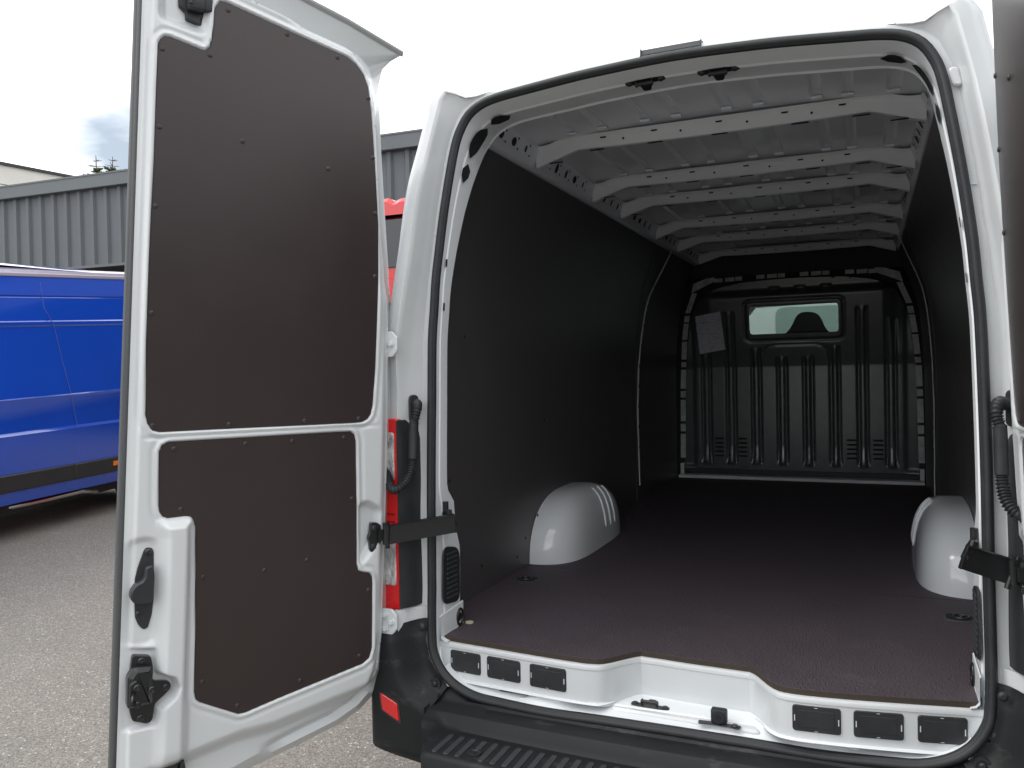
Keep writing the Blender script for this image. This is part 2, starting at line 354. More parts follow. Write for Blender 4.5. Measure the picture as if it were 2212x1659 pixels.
# painted return that runs from the seal into the van
def depth(x, z):
    if z > 1.7: return ip(z, [1.7, 1.85, 1.98, 2.08, 2.18, 2.27, 2.33], [.066, .082, .105, .132, .17, .212, .24])
    if z < .60: return (.042+.09*float(ss(.36, .28, abs(x))))*float(ss(.60, .52, z))+.16*(1-float(ss(.60, .52, z)))
    return ip(z, [.56, .86, .93, 1.02, 1.07, 1.4, 2.0], [.16, .16, .13, .12, .07, .066, .066])
def ret_sec(x, z):
    y = yc(z); D = depth(x, z); rise = .022*float(ss(.52, .46, z)); o = []
    hd = float(ss(2.12, 2.30, z))
    for o_, t_ in ((-.009, 0), (-.012, .02), (-.0125, .30), (-.016, .34), (-.017, .6), (-.0175, .97)):
        if hd > 0: o_ = o_*(1-hd)+hd*{0: -.010, .02: -.013, .30: -.024, .34: -.028, .6: -.021, .97: -.006}[t_]
        bf = float(ss(.62, .55, z)*ss(.40, .55, abs(x))); o.append((o_+bf*.034*t_, y+D*t_, rise*min(1, t_*2.2)*(1-bf)))
    if z > .56: o += [(-.016+.005*hd, y+D, 0), (.02, y+D+.004, 0), (.075, y+D+.012, 0)]
    else: o += [(-.017, y+D, rise), (.0, y+D+.001, rise), (.04, y+D+.002, rise)]
    return o
sweep('door_opening_return', ret_sec, PAINTIN, smooth=13)
mb = MB(); P = []
for x in np.linspace(-.735, .735, 110):
    zl = ip(abs(x), [p[0] for p in HALF[:8]], [p[1] for p in HALF[:8]]); z2 = max(.4665, zl+.016)
    P.append([(x, -.034, zl+.008), (x, -.024, zl+.0125), (x, .0, zl*.35+z2*.65), (x, .05, z2), (x, .125, z2+.001)])
mb.grid(P); mb.build('sill_ledge', PAINTIN, van, smooth=True)
# outer frame: land, gutter wall, crease, rear corner of body
def gut(z): return ip(z, [.5, 1.46, 1.56, 1.68, 1.8, 3], [.086, .084, .078, .064, .053, .053])
iA = next(i for i in range(150) if half[i][1] > 2.12); iB = next(i for i in range(iA, 150) if half[i][0] < .56)
HUMP = spline([(.760, -.022, 2.115), (.749, -.012, 2.17), (.739, -.004, 2.22), (.729, .006, 2.268), (.721, .014, 2.310), (.713, .020, 2.334), (.697, .028, 2.343), (.678, .040, 2.330), (.655, .054, 2.322), (.62, .066, 2.327), (.56, .078, 2.341)], 60)
def frame_row(i):
    x, z = LOOP[i]; nx, nz = LN[i]; sg = 1 if x >= 0 else -1; j = i if sg > 0 else NL-i
    y = yc(z); g = gut(z); w = g-.052; up = float(ss(2.0, 2.2, z)); low = float(ss(1.55, 1.40, z)); yr = -.09+.025*up+.026*low
    S_ = [(.0, .0), (.012, .0), (.030+w*.3, .002), (.034+w*.4, -.004), (.040+w*.75, yr*.45), (.048+w, yr+.012), (g, yr), (g+.006, yr-.005), (g+.03, yr+.003), (g+.052, yr+.012), (g+.064, yr+.03), (g+.070, yr+.06), (g+.074, yr+.2)]
    T_ = [(.0, .0), (.012, .0), (.018, .001), (.023, .002), (.027, .004), (.030, .008), (.0325, .013), (.034, .020), (.0355, .028), (.038, .045), (.042, .07), (.046, .12), (.05, .2)]
    row = []
    for k in range(13):
        if z < 2.12 and j < 150 and j <= iA: row.append((x+nx*S_[k][0], y+S_[k][1], z+nz*S_[k][0]))
        elif j >= iB: row.append((x+nx*T_[k][0], y+T_[k][1], z+nz*T_[k][0]))
        else:
            u = (j-iA)/(iB-iA); c = HUMP[int(round(u*60))]; th = math.radians(90)*float(ss(.42, .80, u))
            if k < 4:
                o_ = S_[k][0]*(1-ss(.5, 1, u))+T_[k][0]*ss(.5, 1, u); row.append((x+nx*o_, y+S_[k][1]*(1-u), z+nz*o_))
            elif k == 4:
                a_ = Vector((abs(x)+abs(nx)*.034, y, z+nz*.034)); q = a_.lerp(c, .62); row.append((sg*q.x, q.y, q.z))
            elif k == 5: q = c; row.append((sg*(q.x-.004*(1-u)), q.y+.010*(1-u), q.z-.003*u))
            else:
                e0 = S_[k][0]-S_[6][0]; e1 = (T_[k][0]-T_[6][0]); d0 = S_[k][1]-S_[6][1]; d1 = T_[k][1]-T_[6][1]; q_ = float(ss(.45, 1, u)); e_ = e0*(1-q_)+e1*q_; d_ = d0*(1-q_)+d1*q_
                row.append((sg*(c.x+e_*math.cos(th)), c.y+d_, c.z+e_*math.sin(th)))
    return row
ids = [i for i in range(NL) if LOOP[i][1] > .56]   # right side up, over the roof, left side down (contiguous)
FR = [frame_row(i) for i in ids]
_F = np.array(FR)
for _ in range(8):
    G = _F.copy(); G[1:-1] = (_F[:-2]+2*_F[1:-1]+_F[2:])/4
    for i in range(1, len(ids)-1):
        if 1.4 < LOOP[ids[i]][1] < 2.20: _F[i, 5:] = G[i, 5:]
FR = [[tuple(p) for p in r_] for r_ in _F]
MB().grid(FR).build('rear_frame', PAINT, van, smooth=40)
# small lap joints and pressings on the frame
mb = MB()
for sd_ in (-1, 1):
    z = 1.89; xs = .736
    mb.box(sd_*xs+sd_*.014-.012, sd_*xs+sd_*.014+.014, yc(z)-.004, yc(z)+.0, z-.0015, z+.0015)
mb.plate(rnd([(-.011, -.024), (.011, -.024), (.011, .024), (-.011, .024)], .010), 0, .006, lambda a, b_, c: (.722+a-.25*b_, .040-c, 2.165+b_), ch=.004)
mb.each('pillar_pressing', PAINT, van, smooth=40)

# body sides, roof and nose -------------------------------------------------
SH = [(1.0, .40), (1.02, .6), (1.035, .8), (1.035, 1.1), (1.02, 1.35), (.985, 1.6), (.945, 1.85), (.905, 2.05), (.870, 2.2), (.835, 2.31), (.79, 2.372), (.72, 2.405), (.6, 2.425), (.4, 2.438), (0, 2.445)]
hs = spline([(a, b_) for a, b_ in SH], 200)
def shell_pt(u): return hs[int(round(max(0, min(1, u))*200))]
rowE = [r_[-1] for r_ in FR]; n_ = len(rowE); P = [rowE]
zt = [p[2] for p in rowE]; mid = n_//2
iz = max(i for i in range(mid) if rowE[i][2] < 2.15); uz = min(range(201), key=lambda k: abs(hs[k].y-2.15)); hh = []
for i in range(mid+1): hh.append(min(range(201), key=lambda k: abs(hs[k].y-rowE[i][2])) if i <= iz else int(round(uz+(200-uz)*(i-iz)/(mid-iz))))
hu = [hh[min(i, n_-1-i)] for i in range(n_)]
for y in (.42, .7, 1.5, 3, 4.4, 5.0):
    k = float(ss(.28, .75, y)); row = []
    for i, p in enumerate(rowE):
        q = hs[hu[i]]; sg = 1 if p[0] >= 0 else -1; x_ = abs(p[0])*(1-k)+q.x*k; z_ = p[2]*(1-k)+q.y*k-(.14*float(ss(4.3, 5.2, y)) if q.y > 2.3 else 0); row.append((sg*x_, y, z_))
    P.append(row)
MB().grid(P).build('body_shell', PAINT, van, smooth=True)
for sd_ in (-1, 1):
    mb = MB(); mb.grid([[(sd_*.93, y, .30), (sd_*1.0, y, .32), (sd_*1.02, y, .60)] for y in (-.0, .3, 5.0)]); mb.build('side_skirt', PAINT, van, smooth=True)
# underside of roof: pressed sheet with lengthways beads between the bows
BOWY = [.774, 1.506, 2.0, 2.79, 3.43, 4.20]
def roofz(x): return 2.375-.028*(abs(x)/.7)**2.2
P = []; ys = np.arange(.26, 4.4, .02)
xs = np.arange(-.72, .7201, .012)
BX = [-.52, -.40, -.235, -.12, .06, .17, .36, .46, .60]
for y in ys:
    bb = min(abs(y-q) for q in BOWY); env = float(ss(.05, .09, bb))
    P.append([(x, y, roofz(x)+.010*env*max(float(ss(.018, .010, abs(x-q))) for q in BX)) for x in xs])
MB().grid(P).build('roof_inner_sheet', ROOFIN, van, smooth=25)
# lighter reinforcing saddles where the beads end at each bow
mb = MB()
for yb in BOWY[:5]:
    for q in BX:
        for sg in (-1, 1):
            y = yb+sg*.058; mb.box(q-.020, q+.020, min(y, y+sg*.03), max(y, y+sg*.03), roofz(q)-.012, roofz(q)-.002, ch=.004)
mb.each('roof_bead_saddle', ROOFIN, van)
mb = MB()
for sg in (-1, 1):
    for (o0, z0, o1, z1) in ((.678, 2.375, .684, 2.335), (.684, 2.335, .708, 2.275), (.708, 2.275, .712, 2.262), (.712, 2.262, .74, 2.232), (.74, 2.232, .79, 2.228)):
        mb.add([(sg*o0, .16, z0), (sg*o1, .16, z1), (sg*o1, 4.3, z1), (sg*o0, 4.3, z0)], [(0, 1, 2, 3)])
RAIL = mb.build('roof_rail', ROOFIN, van)
# punched holes along the rail (dark recesses set into it)
mb = MB()
def railpt(y, t_, sg, off=.0025):
    x, z = .684+.024*t_, 2.335-.060*t_; return (sg*(x-off*.9), y, z-off*.35)
def hole(yc_, tc_, wy, wt, sg):
    p = [railpt(yc_+wy*math.cos(a), tc_+wt*math.sin(a), sg) for a in np.linspace(0, 2*math.pi, 11)[:-1]]; mb.add(p, [tuple(range(10))])
for sg in (-1, 1):
    y = .42
    hole(.36, .25, .07, .34, sg)
    while y < 4.2:
        if min(abs(y-q) for q in BOWY) > .07:
            k = int(y*50) % 5
            hole(y, .45, (.012, .020, .009, .026, .015)[k], (.30, .26, .22, .24, .34)[k], sg)
            hole(y+.045, .72, .006, .07, sg); hole(y+.03, .15, .006, .08, sg)
        y += .115
mb.each('rail_hole', HOLE, van)
# cross bows
def bow(yb):
    mb = MB(); rows = []
    for x in np.linspace(-.70, .70, 57):
        a = abs(x); e_ = float(ss(.555, .60, a)); low = 2.314-.006*(1-(a/.53)**2 if a < .53 else 0)-.045*max(0, (a-.53))/.14
        top = 2.352-.022*float(ss(.56, .66, a)); wd = .024+.012*e_
        rows.append([(x, yb+.03+wd, top+.012), (x, yb+wd, top), (x, yb+wd, low+.004), (x, yb+wd-.004, low), (x, yb-wd*0+.004, low), (x, yb, low+.004), (x, yb, top-.003), (x, yb-.003, top), (x, yb-.022, top+.010)])
    mb.grid(rows); o = mb.build('roof_bow', PAINTIN, van, smooth=40)
    h_ = MB()
    for x in (-.34, -.12, .12, .34): h_.lathe([(.0045, 0), (.0045, .001)], (x, yb-.0015, 2.334), (0, 1, 0), 10)
    for x in (-.42, -.22, .02, .25, .44): h_.plate(rnd([(-.012, -.004), (.012, -.004), (.012, .004), (-.012, .004)], .004), 0, .001, lambda a, b_, c, q=x: (q+a, yb-.0012-c, 2.349+b_))
    for x in (-.62, -.45, -.22, .02, .30, .50, .62): h_.plate(rnd([(-.03, -.008), (.03, -.008), (.03, .008), (-.03, .008)], .008), 0, .001, lambda a, b_, c, q=x: (q+a, yb+.014+b_, (2.3075 if abs(q) < .53 else 2.277)-c))
    h_.each('bow_hole', HOLE, o)
for yb in BOWY: bow(yb)
# rear header underside
mb = MB(); P = []
for y in (.28, .30, .312): P.append([(x, y, (2.345 if y < .31 else 2.356)-.012*(abs(x)/.6)**2) for x in np.linspace(-.66, .66, 40)])
mb.grid(P); mb.build('header_panel', PAINTIN, van, smooth=30)
# oblong openings in the corner gussets
mb = MB()
def onret(x, z, i, t_, off=.003):
    D = depth(x, z); hd = float(ss(2.12, 2.30, z)); o_ = -.0175*(1-hd)+hd*ip(t_, [.34, .6, .97], [-.028, -.021, -.006])-off
    return (x+LN[i][0]*o_, yc(z)+D*t_, z+LN[i][1]*o_)
for rng_h, (t0, t1) in (((109, 112), (.24, .62)), ((113, 119), (.22, .66)), ((120, 124), (.24, .60))):
    for mir in (0, 1):
        ids = [i if not mir else NL-i for i in range(rng_h[0], rng_h[1]+1)]
        n9 = len(ids)-1; wv = [.5*(t1-t0)*(1-abs(2*q/n9-1)**3.5) for q in range(n9+1)]; tm = (t0+t1)/2
        mb.grid([[onret(*LOOP[i], i, tm-w_) for i, w_ in zip(ids, wv)], [onret(*LOOP[i], i, tm+w_) for i, w_ in zip(ids, wv)]])
mb.each('gusset_opening', HOLE, van)
# high brake light block on roof edge
mb = MB(); P = []
for x in np.linspace(-.093, .085, 12):
    z = 2.352+.001; P.append([(x, .078, z+.016), (x, .088, z+.034), (x, .13, z+.040), (x, .2, z+.042)])
mb.grid(P); mb.box(-.093, -.091, .078, .2, 2.36, 2.388); mb.box(.083, .085, .078, .2, 2.36, 2.388)
mb.build('high_brake_lamp_mount', PLAST, van, smooth=30)
# door bolt strikers (two in header, one on sill) -------------------------
def striker(org, ex, ey, ez, sc=1., name='latch_striker'):
    org, ex, ey, ez = map(Vector, (org, ex, ey, ez)); tf = lambda a, b_, c: tuple(org+(ex*a+ey*b_+ez*c)*sc)
    mb = MB(); mb.plate(rnd([(-.066, -.009), (-.028, -.012), (.028, -.012), (.066, -.009), (.068, .009), (.022, .012), (.012, .045), (-.012, .045), (-.022, .012), (-.066, .009)], .007), 0, .003, tf, ch=.001)
    mb.tube([tf(-.030, -.004, .016), tf(.030, -.004, .016)], .006, 10)
    for s in (-1, 1): mb.plate(rnd([(-.009, 0), (.009, 0), (.009, .024), (-.009, .024)], .006), 0, .003, lambda a, b_, c, s=s: tf(s*(.024+c), a-.004, b_))
    o = mb.build(name, STEELK, van, smooth=30)
    k = MB(); [k.lathe([(.009, 0), (.009, .003), (.005, .005)], tf(s*.052, 0, .003), ez, 12) for s in (-1, 1)]
    k.each('bolt', BOLT, o, smooth=30)
striker((-.100, .160, 2.322), (1, .02, .02), (0, .90, -.42), (0, -.42, -.90), .92)
striker((.118, .164, 2.320), (1, -.02, -.02), (0, .90, -.42), (0, -.42, -.90), .92)
striker((-.083, .026, .4655), (1, 0, -.02), (0, 1, .1), (0, -.1, 1), .85)
# socket bracket beside it
tf = lambda a, b_, c: (.122+a, -.022+b_, .4615+c)
mb = MB(); mb.plate(rnd([(-.055, -.012), (-.03, -.006), (.03, -.006), (.055, -.014), (.060, .010), (.028, .012), (-.028, .012), (-.058, .010)], .007), 0, .003, tf, ch=.001)
mb.box(-.022, .022, -.006, .018, .003, .045, tf, ch=.006); o = mb.build('bolt_socket', PLAST, van, smooth=30)
mb = MB(); mb.lathe([(.016, 0), (.016, .004), (.009, .004), (.009, .0045)], tf(0, -.006, .024), (0, -1, 0), 20); mb.build('socket_ring', RUBBER, o, smooth=30)
mb = MB(); mb.lathe([(.0085, 0), (.0085, .0052)], tf(0, -.006, .024), (0, -1, 0), 16); mb.build('socket_hole', HOLE, o)
mb = MB(); mb.lathe([(.010, 0), (.010, .003), (.006, .006)], tf(.043, -.002, .003), (0, 0, 1), 14); mb.each('bolt', BOLT, o, smooth=30)

# sill: vertical faces with a recessed centre, rolled top lip --------------------
FP = [(-.775, .022), (-.60, .004), (-.434, -.014), (-.30, -.025), (-.245, -.024), (-.205, -.006), (-.135, .083), (-.10, .090), (.03, .078), (.17, .070), (.205, .060), (.265, -.030), (.315, -.052), (.43, -.045), (.60, -.018), (.775, .016)]
def rails(pts, n=90): return spline([Vector((a, b_)) for a, b_ in pts], n)
fp = rails(FP)
mb = MB(); P = []
for p in fp: P.append([(p.x, p.y+.0, .458 if -.21 < p.x < .25 else .464), (p.x, p.y-.001, .52), (p.x, p.y-.001, .566), (p.x, p.y-.0035, .568), (p.x, p.y-.004, .576), (p.x, p.y-.001, .582), (p.x, p.y+.006, .5835), (p.x, p.y+.05, .5835)])
mb.grid(P); SILL = mb.build('load_sill', PAINT, van, smooth=35)
mb = MB(); P = []
for p in rails([(-.74, .0), (-.43, -.028), (-.245, -.036), (-.205, -.016), (-.135, .072), (.03, .066), (.2, .050), (.26, -.040), (.315, -.064), (.43, -.057), (.60, -.032), (.74, -.004)]):
    P.append([(p.x, p.y, .4665+.002), (p.x, p.y+.004, .471), (p.x, p.y+.02, .472)])
mb.grid(P); mb.build('sill_foot_seam', PAINTIN, SILL, smooth=True)
# pressed plateau on the ledge below the recess
mb = MB()
mb.plate(rnd([(-.20, -.005), (.235, -.018), (.20, .055), (-.14, .064)], .02), .4445, .4585, lambda a, b_, c: (a, b_, c+.03*(b_+.02)), ch=.006)
mb.build('sill_plateau', PAINT, SILL, smooth=40)
mb = MB()
def onface(x, z, off=0):
    for i in range(len(fp)-1):
        if fp[i].x <= x <= fp[i+1].x: break
    a, b_ = fp[i], fp[i+1]; t_ = (b_-a).normalized(); s = (x-a.x)/max(1e-6, b_.x-a.x); q = a+(b_-a)*s
    return (q.x+t_.y*off, q.y-.001-t_.x*off, z)
for (x0, x1) in ((-.728, -.617), (-.593, -.475), (-.442, -.322), (.318, .436), (.466, .583), (.615, .728)):
    z0, z1 = .4925, .5610
    if x0 < 0: z0 += .0015*(abs(x0) > .5)
    mb = MB(); mb.plate(rect(x0, x1, z0, z1, .009, 5), 0, .004, lambda a, b_, c: onface(a, b_, c), ch=.0015)
    o = mb.build('cover_plate', PLAST, SILL, smooth=30)
    k = MB(); k.plate(rect(x0+.014, x1-.016, z0+.013, z1-.012, .003), .0035, .0047, lambda a, b_, c: onface(a, b_, c), ch=.0006)
    o2 = k.build('raised_field', PLAST, o)
    k = MB()
    zc, xc = (z0+z1)/2, (x0+x1)/2
    k.plate(rect(x0+.0045, x0+.0068, zc-.008, zc+.008), .0038, .0046, lambda a, b_, c: onface(a, b_, c))
    k.plate(rect(x1-.0070, x1-.0045, zc-.010, zc+.006), .0038, .0046, lambda a, b_, c: onface(a, b_, c))
    k.plate(rect(xc-.005, xc+.003, z1-.0042, z1-.0030), .0038, .0046, lambda a, b_, c: onface(a, b_, c))
    k.plate(rect(xc-.005, xc+.003, z0+.0030, z0+.0042), .0038, .0046, lambda a, b_, c: onface(a, b_, c))
    k.each('clip_slot', PAINT, o)

# floor ----------------------------------------------------------------------
edge = [(p.x, p.y+.006) for p in fp if -.765 < p.x < .765]
poly = [(-.80, .16), (-.755, .155)]+[(-.755, .02)]+[q for q in edge if abs(q[0]) < .75]+[(.755, .02), (.755, .155), (.80, .16), (.868, .20), (.868, 4.13), (-.868, 4.13), (-.868, .20)]
mb = MB(); mb.plate(poly, .5845, .6, lambda a, b_, c: (a, b_, c), ch=.0008)
fl = mb.build('cargo_floor', PLYF, van); fl.data.materials.append(PLYE)
for q in fl.data.polygons:
    if abs(q.normal.z) < .5: q.material_index = 1
mb = MB(); mb.box(-.95, .95, .15, 4.35, .50, .583); mb.box(-.55, -.35, .0, 4.3, .36, .50); mb.box(.35, .55, .0, 4.3, .36, .50); mb.box(-.74, .74, .12, .25, .30, .50)
mb.build('floor_pan', PLAST, van)
# seams of the floor boards
mb = MB()
mb.box(-.868, -.56, 1.00, 1.0015, .6, .6008); mb.box(.50, .868, 1.00, 1.0015, .6, .6008); mb.each('board_seam', HOLE, fl)
for (x, y, s) in ((-.782, .778, 1), (.784, .775, 1), (-.758, 2.24, .8), (-.761, 2.68, .8), (.760, 2.24, .8), (.76, 2.68, .8)):
    sg = 1 if x > 0 else -1
    pl_ = rnd([(-.052*s*sg, -.046*s), (.02*s*sg, -.050*s), (.056*s*sg, 0), (.02*s*sg, .050*s), (-.052*s*sg, .046*s)], .030)
    mb = MB(); mb.plate(pl_, .6, .6022, lambda a, b_, c: (x+a, y+b_, c), ch=.001); o = mb.build('tie_down_cup', RUBG, van)
    k = MB(); k.plate(offset(ccw(pl_), -.007), .6022, .6028, lambda a, b_, c: (x+a, y+b_, c)); k.build('cup_hollow', HOLE, o)
    k = MB(); k.tube([(x+.024*s*math.cos(a), y+.024*s*math.sin(a), .6045) for a in np.linspace(0, 2*math.pi, 17)], .0035, 8, caps=False); k.lathe([(.008, 0), (.008, .003), (.004, .005)], (x, y, .6025), (0, 0, 1), 12); k.build('lashing_ring', BOLT, o, smooth=True)

# side linings -----------------------------------------------------------------
def xw(z): return ip(z, [.585, 1.2, 1.45, 1.65, 1.8, 1.93, 2.02, 2.12, 2.24], [.870, .870, .866, .856, .842, .817, .788, .752, .712])
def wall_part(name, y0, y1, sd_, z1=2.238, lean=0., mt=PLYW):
    P = []
    zs = np.linspace(.585, z1, 36)
    for k in np.linspace(0, 1, 12):
        P.append([(sd_*xw(z), (y0 if not lean else y0)+(y1-y0)*k+lean*(ip(z, [.6, 1.2, 1.5, 1.9, 2.25], [.02, 0, .03, .16, .38])), z) for z in zs])
    mb = MB(); mb.grid(P); P2 = [[(p[0]+sd_*.012, p[1], p[2]) for p in row] for row in P]; mb.grid(P2)
    for a, b_ in ((P[0], P2[0]), (P[-1], P2[-1])): mb.grid([a, b_])
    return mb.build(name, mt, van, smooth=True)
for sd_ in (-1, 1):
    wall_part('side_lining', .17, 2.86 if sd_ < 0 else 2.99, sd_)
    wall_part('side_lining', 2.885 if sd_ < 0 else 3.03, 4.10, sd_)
    # bare steel post seen in the gap between the two boards
    P = []; yb = 2.872 if sd_ < 0 else 3.01
    for z in np.linspace(.7 if sd_ < 0 else .62, 2.245, 40):
        q = ip(z, [.6, 1.2, 1.5, 1.9, 2.25], [.02, 0, .03, .13, .36]); w = ip(z, [.7, .9, 1.3, 1.9, 2.2], [.012, .026, .034, .022, .018]) + .004*math.sin(z*24)
        P.append([(sd_*(xw(z)-.0135), yb-w/2+q, z), (sd_*(xw(z)-.019), yb-w/4+q, z), (sd_*(xw(z)-.019), yb+w/4+q, z), (sd_*(xw(z)-.0135), yb+w/2+q, z)])
    MB().grid(P).build('middle_post', PAINTIN, van, smooth=True)
    mb = MB()
    for z in np.arange(.95, 2.1, .13):
        q = ip(z, [.6, 1.2, 1.5, 1.9, 2.25], [.02, 0, .03, .13, .36]); mb.plate(rnd([(-.004, -.012), (.004, -.012), (.004, .012), (-.004, .012)], .003), 0, .0015, lambda a, b_, c: (sd_*(xw(z)-.0192-c), yb+q+a, z+b_))
    mb.each('post_slot', HOLE, van)
# lower right: sliding-door step side, with rivets high on the boards
mb = MB()
for sd_ in (-1, 1):
    for (y, z) in ((.30, 1.06), (.42, 1.58), (.55, .70), (.9, .66), (1.0, .72), (1.25, 1.22), (1.9, 1.2), (2.75, 1.3), (2.7, .9), (2.7, 2.0), (2.2, .66), (.28, 1.50), (.26, 1.20)):
        mb.lathe([(.007, 0), (.007, .0015), (.004, .003)], (sd_*(xw(z)-.0005), y, z), (-sd_, 0, 0), 10)
mb.each('rivet', BOLT, van, smooth=30)

# wheel boxes -------------------------------------------------------------------
def arch_pt(y, ph, off=0.):
    t_ = (y-1.535)/.505; k = max(0., 1-abs(t_)**(3.0 if t_ < 0 else 2.6))**(1/2.2); kx = max(0., 1-abs(t_)**(5 if t_ < 0 else 3.4))**(1/2.4)
    zt = .285*k; wx = .195*kx; c, s = math.cos(ph), math.sin(ph)
    x = .868-(wx+off)*max(c, 0)**.52*(1-.08*s); z = .6+(zt+off)*max(s, 0)**.66
    return x, z
for sd_ in (-1, 1):
    ys = 1.535+.505*np.sin(np.linspace(-math.pi/2, math.pi/2, 60)); P = []
    for y in ys: P.append([(sd_*arch_pt(y, ph)[0], y, arch_pt(y, ph)[1]) for ph in np.linspace(0, math.pi/2, 22)])
    mb = MB(); mb.grid(P); wb = mb.build('wheel_box', WBOX, van, smooth=True)
    k = MB()
    for yy in (1.56, 1.64, 1.72):
        pts = []
        for ph in np.linspace(.14, 1.15, 20):
            x, z = arch_pt(yy+.02*(ph-.5), ph); pts.append((sd_*(x-.001), yy+.02*(ph-.5), z+.001))
        k.tube(pts, .0045, 8, radii=[.002]+[.0055]*18+[.002])
    k.each('stiffening_rib', WBOX, wb, smooth=True)
    k = MB(); k.lathe([(.007, 0), (.007, .002), (.003, .004)], (sd_*.862, 1.045, .615), (-sd_, 0, 0), 10); k.lathe([(.007, 0), (.007, .002), (.003, .004)], (sd_*.862, 1.12, .80), (-sd_, 0, 0), 10); k.each('rivet', BOLT, wb)

# lower pillar trim: air vent, lashing ring, seam -----------------------------------
def xin(z): return ip(z, [p[1] for p in HALF[6:22]], [p[0] for p in HALF[6:22]])-.0185
for sd_ in (-1, 1):
    tfp = lambda a, b_, c, s=sd_: (s*(xin(b_)-c), a, b_)
    pl_ = rnd([(.030, .72), (.046, .695), (.135, .683), (.150, .70), (.153, .84), (.132, .866), (.058, .882), (.036, .868)], .022)
    pl_ = [(a-.005, b_) for a, b_ in pl_]
    mb = MB(); mb.plate(pl_, 0, .004, tfp, ch=.0015); o = mb.build('air_vent', PLAST, van, smooth=30)
    k = MB()
    for i in range(10):
        z = .708+i*.0160; k.plate(rnd([(.054, z), (.126, z-.002), (.126, z+.005), (.054, z+.007)], .002), .004, .0065, tfp, ch=.0012)
    k.each('louvre', mat('louvre_grey', (.05, .054, .057), .45) if sd_ < 0 else bpy.data.materials['louvre_grey'], o)
    mb = MB(); mb.tube([(sd_*(xin(.63)-.006), .136+.020*math.cos(a), .630+.026*math.sin(a)) for a in np.linspace(0, 2*math.pi, 19)], .0045, 8, caps=False)
    mb.lathe([(.014, 0), (.014, .005), (.007, .009)], (sd_*xin(.63), .136, .63), (-sd_, 0, 0), 14); mb.build('lashing_eye', STEELK, van, smooth=True)
    mb = MB(); P = []
    for y in np.linspace(.002, .165, 8): P.append([(sd_*(xin(.66)-.001), y, .668+.06*y), (sd_*(xin(.66)-.004), y, .665+.06*y), (sd_*(xin(.66)-.004), y, .60), (sd_*(xin(.66)-.012), y, .590), (sd_*(xin(.66)-.026), y, .586)])
    mb.grid(P); mb.build('lower_pillar_trim', PAINTIN, van, smooth=30)
    mb = MB()
    for z in (1.66, 1.80): mb.plate(rect(.034, .044, z-.012, z+.012), 0, .001, tfp)
    mb.each('pillar_slot', HOLE, van)
mb = MB(); mb.lathe([(.0, 0), (.014, .0), (.014, .004), (.008, .006)], (-.738, .172, .600), (0, 0, 1), 14); mb.build('foam_plug', mat('pale_foam', (.5, .48, .36), .9), van, smooth=30)

# bulkhead ------------------------------------------------------------------------
def ybase(z): return 4.236-.22*np.maximum(0, z-1.45)
BO = [(-.838, .625), (.838, .625), (.832, 1.0), (.822, 1.42), (.79, 1.72), (.752, 1.88), (.69, 1.995), (.56, 2.065), (.35, 2.098), (.0, 2.108), (-.35, 2.098), (-.56, 2.065), (-.69, 1.995), (-.752, 1.88), (-.79, 1.72), (-.822, 1.42), (-.832, 1.0)]
BO = rnd(BO, .05, 3)
WIN = rect(-.315, .313, 1.698, 1.905, .022)
FRM = rect(-.352, .350, 1.648, 1.948, .05, 5)
RIBX = [-.66, -.472, -.283, -.094, .094, .283, .472, .66]; RT = [1.56, 1.88, 1.60, 1.53, 1.53, 1.60, 1.88, 1.80]
def bh(X, Z):
    y = ybase(Z)
    for xr, zt in zip(RIBX, RT):
        d = np.abs(X-xr); g = ss(.040, .033, d)*ss(.016, .022, d)*ss(.70, .74, Z)*ss(zt, zt-.03, Z); y = y+.014*g
        w_ = .022+.006*ss(.85, .72, Z); y = y-(.016*ss(.86, .72, Z)+.004)*ss(w_, w_-.008, d)*ss(.700, .705, Z)*ss(zt, zt-.03, Z)
    dF = sdf(X, Z, FRM)[0]; y = y+.010*ss(.012, .004, np.abs(dF)); y = y-.006*ss(0, -.008, dF)
    y = y-.035*ss(1.985, 2.03, Z)*ss(.56, .44, np.abs(X))*0
    y = y+.07*ss(1.975, 2.045, Z)+.05*ss(.60, .74, np.abs(X))*ss(1.5, 1.85, Z)
    y = y+.012*ss(.735, .765, np.abs(X))*ss(.66, .70, Z)
    for xq in (-.14, .045, .23): y = y+.030*ss(.036, .030, np.abs(X-xq))*ss(2.005, 2.012, Z)*ss(2.05, 2.04, Z)
    # arch bead below the window
    pr_ = rect(-.235, .245, 1.30, 1.615, .12, 6); dP = sdf(X, Z, pr_)[0]; y = y+.008*ss(.010, .003, np.abs(dP))*ss(1.50, 1.56, Z)
    return y
V, F = hfield(BO, .0095, bh, ID, holes=[WIN]); bk = build('bulkhead', V, F, BULK, van, smooth=True)
mb = MB(); mb.plate(rect(-.33, .328, 1.685, 1.92, .02), 0, .003, lambda a, b_, c: (a, 4.205-.22*(b_-1.69)+c, b_)); mb.build('partition_glass', GLASS, bk)
mb = MB()
for x0, x1 in ((-.604, -.530), (-.425, -.350), (.352, .430), (.530, .608)):
    for i in range(5): mb.plate(rnd(rect(x0+.004, x1-.004, .757+i*.0335, .771+i*.0335), .007), 0, .002, lambda a, b_, c: (a, 4.2355-c, b_))
mb.each('vent_slot', HOLE, bk)
for i in range(7):
    x = (-.80, -.645, -.32, -.02, .28, .625, .79)[i]; k = MB(); k.lathe([(.010, 0), (.010, .002), (.006, .005)], (x, 4.226, .644), (0, -1, 0), 12); k.build('screw', mat('zinc', (.25, .26, .27), .4, metal=.5) if i == 0 else bpy.data.materials['zinc'], bk, smooth=30)
